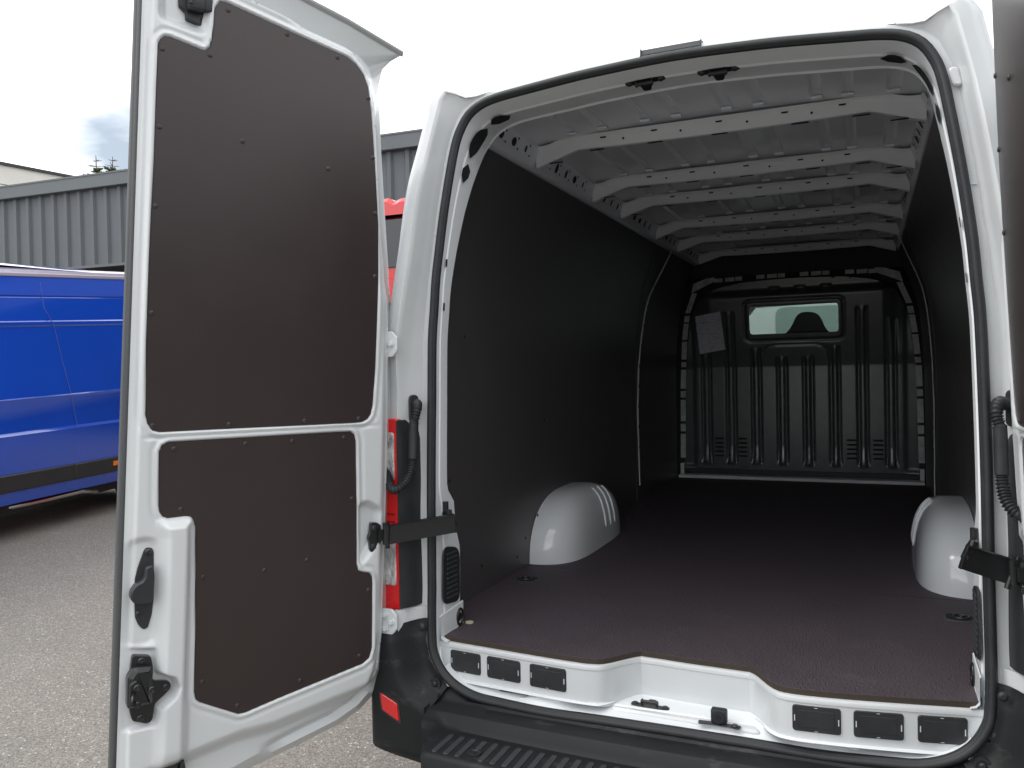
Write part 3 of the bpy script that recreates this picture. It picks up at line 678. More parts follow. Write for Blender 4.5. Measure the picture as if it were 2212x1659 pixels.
mb = MB(); mb.box(-.862, .862, 4.10, 4.25, .583, .622, ch=.004); mb.box(-.865, -.838, 4.19, 4.23, .6, .70); mb.box(.838, .865, 4.19, 4.23, .6, .70); mb.build('bulkhead_rail', PAINTIN, bk)
mb = MB(); mb.box(-.835, .835, 4.215, 4.232, .622, .662, ch=.004); mb.build('bulkhead_foot_strip', PLAST, bk)
# painted hoop behind the bulkhead: bright blocks show down both edges and along the top
mb = MB(); hp = [(-.95, .5), (.95, .5), (.95, 2.40), (-.95, 2.40)]
for (x0, x1, z0, z1) in ((-.95, -.345, .5, 2.4), (.345, .95, .5, 2.4), (-.345, .345, .5, 1.66), (-.345, .345, 1.95, 2.4)):
    mb.box(x0, x1, 4.27, 4.285, z0, z1)
mb.build('partition_hoop', DARKM, van)
mb = MB()
zb = [(.74, .93), (.95, 1.01), (1.03, 1.20), (1.22, 1.27), (1.29, 1.44), (1.46, 1.50), (1.52, 1.66), (1.675, 1.80), (1.81, 1.86), (1.88, 2.03)]
for sd_ in (-1, 1):
    for z0, z1 in zb:
        xa = lambda z: ip(z, [.6, 1.4, 1.72, 1.95, 2.05], [.838, .826, .795, .75, .69])
        y_ = lambda z: float(ybase(z))+.005
        mb.add([(sd_*(xa(z0)-.004), y_(z0), z0), (sd_*(xa(z0)+.036), y_(z0), z0), (sd_*(xa(z1)+.036), y_(z1), z1), (sd_*(xa(z1)-.004), y_(z1), z1)], [(0, 1, 2, 3)])
for i in range(15):
    x0 = -.56+i*.077; 
    if i % 4 == 3: continue
    zt = 2.128-.012*(x0/.6)**2; mb.add([(x0, 4.09, zt-.018), (x0+(.06, .07, .05, .07)[i % 4], 4.09, zt-.018), (x0+(.06, .07, .05, .07)[i % 4], 4.09, zt+.012), (x0, 4.09, zt+.012)], [(0, 1, 2, 3)])
for sd_ in (-1, 1): mb.add([(sd_*.56, 4.088, 2.108), (sd_*.74, 4.10, 2.03), (sd_*.72, 4.09, 2.10), (sd_*.62, 4.088, 2.135), (sd_*.56, 4.088, 2.14)], [(0, 1, 2, 3, 4)])
mb.each('hoop_flange', mat('primer_steel', (.62, .64, .64), .5, noise=(20, .3)), van)
# dark roof-front panel behind the last bow
mb = MB(); P = []
for y, z in ((4.26, 2.36), (4.25, 2.33), (4.15, 2.20), (4.095, 2.145)): P.append([(x, y, z-.012*(x/.7)**2) for x in np.linspace(-.80, .80, 24)])
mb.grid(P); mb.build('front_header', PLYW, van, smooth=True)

# cab: shell, windscreen, seat --------------------------------------------------------
mb = MB()
for sd_ in (-1, 1):
    mb.box(sd_*.93-.02, sd_*.93+.02, 4.3, 6.0, .4, 1.35); mb.box(sd_*.90-.02, sd_*.90+.02, 4.3, 4.9, 1.35, 2.25)
    mb.tube([(sd_*.88, 6.15, 1.3), (sd_*.82, 5.75, 1.75), (sd_*.72, 5.35, 2.14)], .045, 8)
    mb.box(sd_*.93-.03, sd_*.93+.03, 4.9, 5.4, 2.02, 2.12)
mb.box(-.93, .93, 6.0, 6.9, .35, 1.25, ch=.12); mb.box(-.86, .86, 4.28, 5.35, 2.13, 2.20); mb.tube([(-.75, 5.36, 2.12), (.75, 5.36, 2.12)], .045, 8)
mb.tube([(-.62, 5.1, 1.6), (-.50, 5.2, 1.88), (-.40, 5.25, 2.0), (.4, 5.25, 2.02)], .028, 8)
mb.box(-.93, .93, 4.3, 6.2, .35, .5)
mb.build('cab_shell', PAINT, van, smooth=30)
mb = MB(); mb.add([(-.84, 6.12, 1.3), (.84, 6.12, 1.3), (.72, 5.37, 2.12), (-.72, 5.37, 2.12)], [(0, 1, 2, 3)]); mb.build('windscreen', GLASS, van)
mb = MB()
seat = rnd([(-.26, 1.0), (.26, 1.0), (.25, 1.62), (.14, 1.70), (.085, 1.845), (-.065, 1.855), (-.12, 1.72), (-.24, 1.62)], .06, 5)
mb.plate(seat, 0, .12, lambda a, b_, c: (a+.075, 4.40+c+.12*(b_-1.2), b_+.02), ch=.03); mb.box(-.18, .34, 4.45, 4.95, .75, 1.0, ch=.05)
mb.build('driver_seat', mat('seat_fabric', (.05, .052, .058), .9), van, smooth=30)
# wheels
for sx_, y in ((-1, 1.6), (1, 1.6), (-1, 5.4), (1, 5.4)):
    mb = MB(); mb.lathe([(.2, 0), (.31, .005), (.34, .03), (.34, .19), (.31, .215), (.2, .22)], (sx_*.98, y, .34), (-sx_, 0, 0), 36); o = mb.build('wheel', TREAD, van, smooth=30)
    k = MB(); k.lathe([(.2, -.001), (.19, .04), (.08, .03), (.07, 0)], (sx_*.981, y, .34), (-sx_, 0, 0), 24); k.build('rim', RIM, o, smooth=30)

# tail lamps, hinge leaves ---------------------------------------------------------------
for sd_ in (-1, 1):
    tfl = lambda a, b_, c, s=sd_: (s*a, -.062+.35*max(0, a-.93)-c, b_)
    mb = MB(); mb.plate(rnd([(.858, .70), (.885, .695), (1.0, .70), (1.0, 1.28), (.97, 1.305), (.855, 1.305)], .01), -.03, .012, tfl, ch=.004); o = mb.build('tail_lamp', RED, van, smooth=30)
    k = MB(); k.plate(rect(.868, .975, 1.11, 1.262, .010), .010, .016, tfl, ch=.003); k.build('reversing_lens', CLEAR, o, smooth=30)
    k = MB(); k.plate(rect(.870, .975, .775, .965, .010), .010, .016, tfl, ch=.003); k.build('indicator_lens', CLEAR, o, smooth=30)
    k = MB(); k.plate(rect(.872, .98, 1.0, 1.004), .010, .0135, tfl); k.plate(rect(.872, .98, .975, .979), .010, .0135, tfl); k.each('lens_divider', mat('deep_red', (.25, .005, .006), .2) if sd_ < 0 else bpy.data.materials['deep_red'], o)
    # black side housing that fills the gutter beside the lamp
    k = MB(); P = []
    for z in np.linspace(.705, 1.30, 20):
        e_ = float(ss(1.30, 1.255, z)); P.append([(sd_*.860, -.070, z), (sd_*.858, -.077, z), (sd_*.853, -.077, z), (sd_*(.850-.012*e_), -.06, z), (sd_*(.848-.022*e_), -.03, z), (sd_*(.848-.028*e_), -.002, z), (sd_*(.846-.028*e_), .004, z)])
    k.grid(P); k.build('lamp_housing', PLAST, o, smooth=40)
    # hinge leaves with bolts
    for (xz, zz) in ((.868, 1.540), (.890, .668)):
        yp = -.072
        mb = MB(); mb.plate([(q[0], q[1]) for q in rnd([(-.038, -.020), (-.020, -.040), (.020, -.040), (.038, -.022), (.038, .022), (.020, .040), (-.020, .040), (-.038, .020)], .006)], 0, .008, lambda a, b_, c: (sd_*(xz+a), yp-c-.026, zz+b_), ch=.002)
        o = mb.build('door_hinge', PAINT, van, smooth=30)
        k = MB()
        for (a, b_) in ((-.018, .0), (.004, .022), (.004, -.022)): k.lathe([(.012, 0), (.012, .003)], (sd_*(xz+a), yp-.034, zz+b_), (0, -1, 0), 16); k.lathe([(.009, 0), (.009, .008), (.007, .010)], (sd_*(xz+a), yp-.034, zz+b_), (0, -1, 0), 6)
        k.build('hinge_bolt', PAINT, o)
    # pad between the lamp and the bumper
    mb = MB(); P = []
    for z in np.linspace(.60, .70, 8): P.append([(sd_*.80, .0, z), (sd_*.845, -.045, z), (sd_*.86, -.085, z), (sd_*.93, -.088, z), (sd_*1.0, -.04, z)])
    mb.grid(P); mb.build('lower_corner_panel', PAINT, van, smooth=True)

# bumper -----------------------------------------------------------------------------
def sealx(z): return ip(z, [p[1] for p in HALF[4:12]], [p[0] for p in HALF[4:12]])
for sd_ in (-1, 1):
    out_ = [(.790, .665), (.86, .655), (.925, .635), (.965, .60), (1.005, .52), (1.01, .40), (1.0, .31), (.95, .275), (.86, .245), (.752, .222), (.751, .402), (.732, .432), (.715, .462), (.745, .492), (.775, .535), (.790, .60)]
    def hb(X, Z):
        y = -.115+.0*X
        y = y+.16*ss(.93, 1.02, X)**1.4                 # rounds away at the outer side
        inner = ss(.0, .11, (X-(.80+.55*np.maximum(0, .50-Z)*0))-0*Z)
        dd, _, _ = sdf(X, Z, rnd([(.60, .9), (.60, .388), (.76, .394), (.845, .46), (.878, .60), (.89, .9)], .05, 6))
        y = y+.080*ss(.006, -.075, dd)                      # scooped inner field around the seal
        y = y+.02*ss(.60, .66, Z)
        return y+.03*ss(.27, .22, Z)
    V, F = hfield(out_, .008, hb, ID); o = build('bumper_corner', V, F, BUMP, van, smooth=True, side=sd_)
    k = MB(); k.plate(rnd([(.843, .362), (.905, .392), (.912, .445), (.850, .418)], .008), 0, .006, lambda a, b_, c: (sd_*a, -.114-c, b_), ch=.002); k.build('reflector', RED, o, smooth=30)
    k = MB(); k.plate(rnd([(.838, .352), (.912, .388), (.918, .450), (.845, .424)], .01), -.004, .001, lambda a, b_, c: (sd_*a, -.1155-c, b_)); k.build('reflector_recess', DARKM, o)
    k = MB(); k.lathe([(.020, -.02), (.020, .003), (.014, .003), (.013, .001)], (sd_*.755, -.044, .468), (0, -1, 0), 18); k.lathe([(.009, 0), (.009, .004), (.005, .007)], (sd_*.755, -.046, .468), (0, -1, 0), 14)
    k.lathe([(.012, 0), (.012, .004), (.006, .008)], (sd_*.80, -.04, .642), (0, -1, 0), 14); k.each('bumper_screw', PLAST, o, smooth=30)
# top ledge and step of centre section
mb = MB(); P = []
for x in np.linspace(-.748, .748, 90):
    a = abs(x); sag = .004*(1-(a/.74)**2); e_ = float(ss(.700, .672, a)); zs_ = float(np.interp(a, [p[0] for p in HALF[:8]], [p[1] for p in HALF[:8]]))
    zt = .418-.006*(1-(a/.7)**2); zi = zs_-.020
    yb_ = -.128+.012*(a/.7)**2; ye = yb_-.16*1
    st = e_
    tr_z = .378-.012*(1-(a/.7)**2)
    P.append([(x, -.02, min(zi+.004, .455)), (x, -.040, min(zi-.004, .44)), (x, -.046, zt+.010), (x, -.056, zt+.001), (x, yb_+.006, zt-.001), (x, yb_, zt-.006),
              (x, yb_-.003-.004*st, zt-.008-.024*st), (x, yb_-.008-.01*st, zt-.012-(zt-.012-tr_z)*st), (x, yb_-.02-.02*st, zt-.02-(zt-.02-tr_z)*st),
              (x, yb_-.03-.135*st, .395*(1-st)+tr_z*st), (x, yb_-.034-.141*st, .38*(1-st)+(tr_z-.004)*st), (x, yb_-.036-.146*st, .36*(1-st)+(tr_z-.014)*st), (x, yb_-.03-.15*st, .22), (x, -.05, .20)])
mb.grid(P); bc = mb.build('rear_bumper', BUMP, van, smooth=40)
mb = MB(); mb.box(-.7505, -.7475, -.128, -.05, .22, .424); mb.box(.7475, .7505, -.128, -.05, .22, .424); mb.each('bumper_joint', HOLE, van)
k = MB()
for i, x in enumerate(np.arange(-.63, .64, .036)):
    a = abs(x); z = .378-.012*(1-(a/.7)**2); y0 = -.285; y1 = -.170
    if i in (3, 4, 12, 13): y0 = -.22 if i % 2 else y0
    k.plate(rnd([(x-.009, y0), (x+.009, y0), (x+.009, y1), (x-.009, y1)], .008), z-.001, z+.003, lambda p, q, c: (p, q, c), ch=.0012)
k.build('grip_rib', mat('grip_grey', (.040, .044, .047), .6, noise=(40, .2)), bc, smooth=30)
for x in (-.52, -.18, .2, .52):
    k = MB(); z = .378-.012*(1-(x/.7)**2); k.lathe([(.020, 0), (.020, .004), (.014, .005), (.012, .002), (.006, .002), (.006, .005)], (x, -.245, z), (0, 0, 1), 18); k.build('step_screw', PLAST, bc, smooth=30)

# ================================================================ REAR DOORS
P0 = Vector((-.8605, -.1250, 1.1716)); DX = Vector((-.53498, -.84487, 0))*.946; DZ = Vector((.042, .035, 1))*.946; DN = Vector((.84487, -.53498, 0))*.946
P0R = Vector((.826, -.061, 1.1716)); DXR = Vector((.035, -.9994, 0))*.946; DZR = Vector((-.042, .035, 1))*.946; DNR = Vector((-.9994, -.035, 0))*.946
def doorframe(side):
    def tf(a, b_, c):
        if side < 0: q = P0R+DXR*a+DZR*(b_-1.156)+DNR*c; return (q.x, q.y, q.z)
        q = P0+DX*a+DZ*(b_-1.156)+DN*c; return (q.x*side, q.y, q.z)
    return tf
UL = [(.59, 2.518), (.596, 2.505), (.597, 2.452), (.601, 2.416), (.607, 2.393), (.619, 2.382), (.632, 2.384), (.713, 2.401), (.728, 2.400), (.739, 2.389), (.744, 2.373), (.745, 2.264), (.745, 2.067), (.748, 1.772), (.748, 1.554), (.744, 1.348), (.737, 1.321), (.725, 1.303), (.706, 1.297), (.53, 1.296), (.364, 1.295), (.122, 1.294), (.096, 1.295), (.078, 1.303), (.067, 1.318), (.061, 1.347), (.056, 1.468), (.055, 1.619), (.0555, 1.753), (.062, 1.934), (.079, 2.113), (.099, 2.29), (.112, 2.366), (.129, 2.405), (.156, 2.433), (.188, 2.45), (.382, 2.492), (.566, 2.534), (.581, 2.533)]
LL = [(.705, 1.241), (.698, 1.258), (.681, 1.267), (.42, 1.267), (.184, 1.267), (.135, 1.266), (.122, 1.256), (.116, 1.235), (.105, 1.02), (.098, .839), (.092, .817), (.080, .810), (.052, .802), (.044, .790), (.041, .767), (.035, .557), (.044, .526), (.067, .512), (.341, .466), (.441, .447), (.461, .448), (.573, .510), (.583, .520), (.588, .540), (.590, .689), (.600, 1.018), (.606, 1.038), (.618, 1.051), (.630, 1.054), (.677, 1.053), (.690, 1.059), (.698, 1.072), (.702, 1.091)]
DI = [(.787, .17), (.60, .235), (.411, .290), (.283, .318), (.15, .348), (.075, .378), (.03, .418), (.004, .48), (-.006, .60), (-.006, .80), (-.006, 1.07), (-.002, 1.315), (.008, 1.62), (.013, 1.69), (.026, 1.75), (.030, 1.80), (.053, 1.995), (.070, 2.205), (.080, 2.318), (.098, 2.39), (.125, 2.44), (.165, 2.477), (.188, 2.486), (.382, 2.529), (.566, 2.573), (.787, 2.605)]
DMc = None
DS = [(.796, .14), (.60, .195), (.382, .240), (.249, .267), (.10, .300), (.03, .332), (-.025, .378), (-.050, .434), (-.056, .60), (-.048, .80), (-.046, 1.07), (-.044, 1.315), (-.034, 1.62), (-.03, 1.69), (-.022, 1.75), (-.018, 1.80), (.003, 1.995), (.024, 2.205), (.034, 2.318), (.040, 2.415), (.034, 2.462), (.008, 2.493), (-.046, 2.532), (.15, 2.597), (.40, 2.662), (.796, 2.71)]
BUMPB = [(.610, .30), (.690, .30), (.690, 1.0), (.700, 1.045), (.612, 1.045)]
POCKET = rnd([(.700, .70), (.775, .70), (.775, 1.0), (.705, 1.0)], .03)
LOCKP = [(.775, .70), (.703, .685), (.695, .62), (.652, .600), (.642, .576), (.652, .552), (.692, .522), (.695, .478), (.775, .478)]
UPOCK = rnd([(.615, 2.42), (.75, 2.44), (.75, 2.62), (.605, 2.60)], .03)
SPOCK = rnd([(.095, .825), (.060, .845), (.012, .92), (.010, 1.01), (.07, 1.045), (.105, 1.03)], .02)
def dh(A, B):
    dU = sdf(A, B, UL)[0]; dL = sdf(A, B, LL)[0]; d = np.minimum(dU, dL); dI = -sdf(A, B, DI)[0]
    c = .003+.003*np.exp(-((d-.006)/.004)**2)
    c = c-.010*ss(.012, .020, d)*ss(.030, .018, d)*.35
    c = c-.013*ss(.0035, -.001, d)
    # latch-side land, two steps
    c = c-.012*ss(.757, .768, A)-.004*ss(.774, .778, A)
    # hinge side slopes back
    c = c-.022*ss(.032, .0, dI)*ss(.40, .30, A)
    lowslope = ss(.50, .0, B-(.445-.26*(A-.45)))  # placeholder kept smooth
    bot = .405+.155*np.maximum(0, .35-A)-.30*np.maximum(0, A-.45)*.5
    c = c-.040*ss(bot, bot-.06, B)
    dB = sdf(A, B, BUMPB)[0]; c = c+.030*ss(.012, -.022, dB)*ss(.30, .40, B)
    dP = sdf(A, B, POCKET)[0]; c = c-.012*ss(.012, -.012, dP)
    dQ = sdf(A, B, UPOCK)[0]; c = c-.030*ss(.004, -.03, dQ)
    dK = sdf(A, B, LOCKP)[0]; kk = ss(.010, -.002, dK); c = c*(1-kk)+(-.014)*kk
    dS_ = sdf(A, B, SPOCK)[0]; c = c-.026*ss(.003, -.024, dS_)
    # shallow bead in the bar between the linings
    c = c-.003*ss(.006, .002, np.abs(B-1.281))*ss(.03, .06, dI)
    return c
SC_U = [(.558, 2.512), (.382, 2.480), (.22, 2.442), (.112, 2.333), (.089, 2.145), (.074, 1.967), (.068, 1.763), (.733, 2.364), (.604, 2.372), (.734, 2.147), (.738, 1.926), (.505, 2.139), (.238, 2.091), (.738, 1.629), (.726, 1.315), (.516, 1.308), (.287, 1.307), (.108, 1.306)]
SC_L = [(.667, 1.247), (.466, 1.248), (.324, 1.247), (.156, 1.248), (.643, 1.073), (.122, 1.051), (.265, .875), (.397, .863), (.576, .870), (.054, .748), (.078, .540), (.274, .504), (.568, .567), (.464, .473)]
def make_door(side):
    tf = doorframe(side); NRM = DN if side > 0 else DNR
    V, F = hfield(DI, .0048, dh, tf)
    dr = build('rear_door', V, F, PAINT, van, smooth=True, recalc=True)
    dr['label'] = 'left rear door opened wide' if side > 0 else 'right rear door opened wide'
    # outer skin and rim
    TOPN = {22: (-.012, 2.505), 23: (.184, 2.570), 24: (.434, 2.635), 25: (.812, 2.69)}
    PI_ = [Vector(p) for p in DI]; cI = dh(np.array([p[0]*.997+.001 for p in DI]), np.array([p[1]*.998+.002 for p in DI]))
    def dens(pts, c, n=12):   # straight subdivision of the outline with its depth
        o = []
        for i in range(len(pts)-1):
            for k in range(n): t_ = k/n; o.append((pts[i][0]*(1-t_)+pts[i+1][0]*t_, pts[i][1]*(1-t_)+pts[i+1][1]*t_, c[i]*(1-t_)+c[i+1]*t_))
        return o+[(pts[-1][0], pts[-1][1], c[-1])]
    S2 = [DS[i] for i in range(22)]+[TOPN[22], TOPN[23], TOPN[24], TOPN[25]]; cS = [-.082]*20+[-.07, -.045, -.015, -.015, -.015, -.015]
    # pair every inner outline point with a rim point
    mapi = list(range(len(DI)-4))
    RS = [];  RC = []
    for i, p in enumerate(DI):
        if i <= 17: j = i; RS.append(S2[j]); RC.append(cS[j])
        else:
            t_ = (i-17)/(len(DI)-1-17); seq = [17, 19, 20, 21, 22, 22.5, 23, 24, 25]; j = ip(t_, np.linspace(0, 1, len(seq)), seq); j0 = int(j); f_ = j-j0; j1 = min(j0+1, 25)
            RS.append((S2[j0][0]*(1-f_)+S2[j1][0]*f_, S2[j0][1]*(1-f_)+S2[j1][1]*f_)); RC.append(cS[j0]*(1-f_)+cS[j1]*f_)
    topk = [float(ss(17, 22, i)) for i in range(len(DI))]
    MI = [(p[0]*.6+q[0]*.4, p[1]*.6+q[1]*.4-.0*k) for p, q, k in zip(DI, RS, topk)]; MC = [(-.050)*(1-k)+(-.058)*k for k in topk]
    MI = [(m_[0]*(1-k)+(p[0]*.78+q[0]*.22)*k, m_[1]*(1-k)+(p[1]*.78+q[1]*.22)*k) for m_, p, q, k in zip(MI, DI, RS, topk)]
    A_ = dens(DI, list(dh(np.array([p[0] for p in DI]), np.array([p[1] for p in DI]))), 12); A_ = [(a_, b_, float(dh(np.array([a_]), np.array([b_]))[0])) for a_, b_, c_ in A_]
    mb = MB(); mb.grid([[tf(*q) for q in A_], [tf(*q) for q in dens(MI, MC, 12)], [tf(*q) for q in dens(RS, RC, 12)]], closeu=False)
    # returned rim behind the top edge
    mb.grid([[tf(S2[i][0], S2[i][1], cS[i]) for i in range(20, 26)], [tf(S2[i][0]+.002, S2[i][1]+.006, cS[i]-.002) for i in range(20, 26)], [tf(DS[min(i, 25)][0], DS[min(i, 25)][1], -.094) for i in range(20, 26)]])
    mb.plate(DS, -.083, -.094, tf, ch=.003)
    mb.build('door_skin', PAINT, dr, smooth=38)
    mb = MB()   # down-turned drip flange along the top edge of the skin
    T = [(-.012, 2.505), (.184, 2.570), (.434, 2.635), (.812, 2.69)]
    mb.grid([[tf(p[0]-.002, p[1]-.010, -.019) for p in T], [tf(p[0], p[1]-.002, -.011) for p in T], [tf(p[0], p[1]+.006, -.010) for p in T], [tf(p[0], p[1]+.009, -.02) for p in T]])
    mb.build('drip_flange', mat('shaded_sealer', (.30, .31, .31), .5) if side > 0 else bpy.data.materials['shaded_sealer'], dr, smooth=True)
    for nm, poly in (('upper_lining', UL), ('lower_lining', LL)):
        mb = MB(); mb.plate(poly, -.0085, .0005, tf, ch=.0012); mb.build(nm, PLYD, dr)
    mb = MB()
    for (a, b_) in SC_U+SC_L:
        o_ = tf(a, b_, .0005); n_ = NRM; mb.lathe([(.0085, 0), (.0085, .0012), (.0065, .003), (.0035, .0037), (.003, .0015)], o_, n_, 14)
    # single screws as parts
    mb = None
    for (a, b_) in SC_U+SC_L:
        k = MB(); k.lathe([(.0068, 0), (.0068, .0010), (.0052, .0028), (.0028, .0034), (.0022, .0014)], tf(a, b_, .0005), NRM, 12); k.build('screw', SCREW, dr, smooth=30)
    # latch-edge rubber: ribbed strip and soft outer lip
    mb = MB(); bs = np.arange(.165, 2.62, .012); P = []
    for i, b_ in enumerate(bs):
        w = .0006*(i % 2); P.append([tf(.7845, b_, -.014), tf(.7885+w, b_, -.016), tf(.7930+w, b_, -.026), tf(.7945, b_, -.040), tf(.7935, b_, -.048)])
    mb.grid(P); mb.build('edge_seal', RUBBER, dr, smooth=True)
    mb = MB(); P = []
    for b_ in np.linspace(.14, 2.70, 40): P.append([tf(.792, b_, -.046), tf(.7975, b_, -.050), tf(.7990, b_, -.062), tf(.7985, b_, -.076), tf(.796, b_, -.086)])
    mb.grid(P); mb.build('edge_lip', RUBG, dr, smooth=True)
    # inner release plate with turning knob
    pl_ = rnd([(.731, .976), (.716, .974), (.710, .962), (.706, .830), (.710, .785), (.719, .750), (.731, .748), (.744, .763), (.753, .785), (.756, .830), (.757, .892), (.751, .922), (.737, .966)], .006)
    mb = MB(); mb.plate(pl_, -.013, -.004, tf, ch=.0015); rp_ = mb.build('release_plate', PLAST, dr, smooth=30)
    mb = MB(); kn = rnd([(.732, .925), (.720, .930), (.712, .928), (.708, .90), (.709, .832), (.716, .826), (.741, .825), (.756, .830), (.765, .839), (.769, .853), (.766, .868), (.756, .882), (.739, .889), (.733, .899)], .006)
    mb.plate([(a+.003, b_) for a, b_ in kn], -.004, .026, tf, ch=.004); mb.build('turning_knob', PLAST, dr, smooth=30)
    mb = MB(); [mb.lathe([(.0085, 0), (.0085, .003), (.005, .006), (.0035, .003)], tf(a, b_, -.004), NRM, 14) for a, b_ in ((.725, .964), (.744, .795))]
    mb.each('plate_screw', BOLT, dr, smooth=30)
    # bolt mechanism lower down
    mb = MB(); mb.plate(rnd([(.758, .684), (.710, .672), (.703, .640), (.703, .600), (.660, .590), (.652, .576), (.660, .562), (.695, .535), (.700, .490), (.712, .483), (.752, .500), (.760, .530), (.762, .640)], .008), -.014, .003, tf, ch=.002)
    lk = mb.build('bolt_mechanism', STEELK, dr, smooth=30)
    k = MB(); k.plate(rnd([(.706, .545), (.770, .545), (.772, .63), (.755, .655), (.708, .648)], .008), -.006, .034, tf, ch=.012); k.plate(rnd([(.738, .553), (.768, .553), (.768, .615), (.753, .625), (.738, .612)], .006), .030, .040, tf, ch=.003); k.build('mechanism_cover', STEELK, lk, smooth=30)
    k = MB()
    k.tube([tf(.756, .590, .038), tf(.764, .590, .068), tf(.767, .586, .076), tf(.767, .570, .076), tf(.764, .566, .068), tf(.756, .566, .038)], .0040, 8); k.build('bolt_loop', STEELK, lk, smooth=True)
    k = MB(); n_ = NRM
    for a, b_, c in ((.735, .664, .003), (.668, .576, .003), (.712, .590, .040), (.732, .505, .003), (.750, .604, .040), (.748, .557, .040)): k.lathe([(.009, 0), (.009, .003), (.006, .005), (.004, .002)], tf(a, b_, c), n_, 14)
    k.each('mechanism_screw', BOLT, lk, smooth=30)
    # top bolt and bottom bolt
    mb = MB(); mb.plate(rnd([(.694, 2.57), (.690, 2.500), (.672, 2.486), (.670, 2.466), (.628, 2.456), (.628, 2.476), (.612, 2.478), (.606, 2.50), (.606, 2.57)], .003), -.032, -.012, tf, ch=.003)
    mb.box(.625, .672, 2.488, 2.545, -.014, .018, tf, ch=.008); mb.box(.604, .628, 2.492, 2.560, -.02, .012, tf, ch=.006); mb.tube([tf(.665, 2.50, .016), tf(.665, 2.62, .016)], .006, 8); mb.build('top_bolt', PLAST, dr, smooth=30)
    mb = MB(); mb.plate([(.672, .355), (.628, .364), (.626, .30), (.672, .30)], -.03, -.002, tf, ch=.002); mb.plate([(.620, .350), (.610, .350), (.602, .31), (.622, .31)], -.03, .002, tf, ch=.002); mb.build('bottom_bolt', PLAST, dr, smooth=30)
    # strap bracket on the hinge side
    mb = MB(); mb.plate(rnd([(.054, .966), (.034, .965), (.018, .954), (.013, .900), (.034, .866), (.052, .871), (.056, .904), (.062, .914), (.060, .926), (.056, .930)], .005), -.012, .002, tf, ch=.002)
    mb.tube([tf(.004, .955, .016), tf(.004, .892, .016)], .011, 12); mb.lathe([(.008, 0), (.008, .008)], tf(.004, .955, .016), (0, 0, 1), 12); mb.plate([(.03, .94), (.03, .905), (.004, .905), (.004, .94)], .0, .012, tf); br_ = mb.build('strap_bracket', STEELK, dr, smooth=30)
    k = MB(); [k.lathe([(.009, 0), (.009, .003), (.005, .005)], tf(.043, b_, .002), NRM, 14) for b_ in (.948, .888)]; k.each('bracket_bolt', BOLT, br_, smooth=30)
    return dr
for sd_ in (1, -1): make_door(sd_)

# door check straps ----------------------------------------------------------------------
for sd_ in (1, -1):
    A = Vector(doorframe(sd_)(.004, .922, .020)); B = Vector((-.697, .0, .970)) if sd_ > 0 else Vector((.716, -.10, .985)); d = (B-A); L = d.length; d.normalize(); n_ = Vector((0, 0, 1)).cross(d).normalized()*sd_; z_ = d.cross(n_)*(-1 if d.cross(n_).z < 0 else 1)
    st = lambda a, b_, c: tuple(A+d*a+z_*b_+n_*c)
    mb = MB(); P = []
    for t_ in np.linspace(0, 1, 14):
        e_ = float(ss(.9, 1, t_)); P.append([st(L*t_, -.029, .003), st(L*t_, .029, .003), st(L*t_, .032, 0), st(L*t_, .029, -.010), st(L*t_, .029, -.002), st(L*t_, -.029, -.002), st(L*t_, -.029, .003)])
    mb.grid(P); mb.box(L-.003, L+.003, -.030, .030, -.004, .010, st, ch=.002); mb.tube([st(L-.012, .026, .008), st(L-.012, .044, .008)], .010, 10); mb.tube([st(-.002, -.04, 0), st(-.002, .04, 0)], .0075, 10)
    C_ = Vector((-sd_*.752, .045, 1.0)); mb.tube([st(L, 0, .0), tuple(Vector(st(L, 0, 0)).lerp(C_, .5)+Vector((0, .01, 0))), tuple(C_)], .009, 8); mb.tube([tuple(C_+Vector((0, 0, -.03))), tuple(C_+Vector((0, 0, .03)))], .010, 10)
    o = mb.build('door_check_strap', STEELK, van, smooth=30)
    mb = MB(); mb.plate(rect(L*.25, L*.25+.010, -.026, .008), .003, .0036, st); mb.build('strap_slot', RED if sd_ > 0 else PAINTIN, o)
    mb = MB(); mb.plate(rnd([(.004, .960), (.036, .965), (.040, 1.0), (.028, 1.01), (.002, 1.0)], .006), 0, .006, lambda a, b_, c: (-sd_*(xin(b_)-c), a+.03, b_)); mb.build('strap_anchor', STEELK, van, smooth=30)
    # ribbed cable conduit from pillar to door
    pts = [(-.815, -.016, 1.345), (-.800, -.040, 1.350), (-.790, -.060, 1.335), (-.791, -.068, 1.312), (-.796, -.071, 1.29), (-.797, -.074, 1.23), (-.798, -.080, 1.165), (-.804, -.095, 1.125), (-.820, -.112, 1.098), (-.842, -.118, 1.088), (-.866, -.105, 1.098), (-.890, -.08, 1.125), (-.912, -.05, 1.16)]
    cv = spline([(p[0]*sd_, p[1], p[2]) for p in pts], 165); rad = []
    for i, p in enumerate(cv):
        smooth_part = 1.180 < p.z < 1.292 and abs(p.x) < .83
        rad.append(.0150 if smooth_part else .0125+.0032*(1 if i % 3 == 0 else -.35))
    mb = MB(); mb.tube(cv, .012, 14, radii=rad); cd = mb.build('cable_conduit', RUBBER, van, smooth=50)
    mb = MB(); mb.plate(rnd([(-.017, -.044), (.017, -.044), (.017, .044), (-.017, .044)], .016, 6), 0, .007, lambda a, b_, c: (-sd_*(.829+.52*a-.85*c), -.016-.85*a-.52*c, 1.335+b_), ch=.003); mb.build('conduit_grommet', RUBBER, cd, smooth=40)

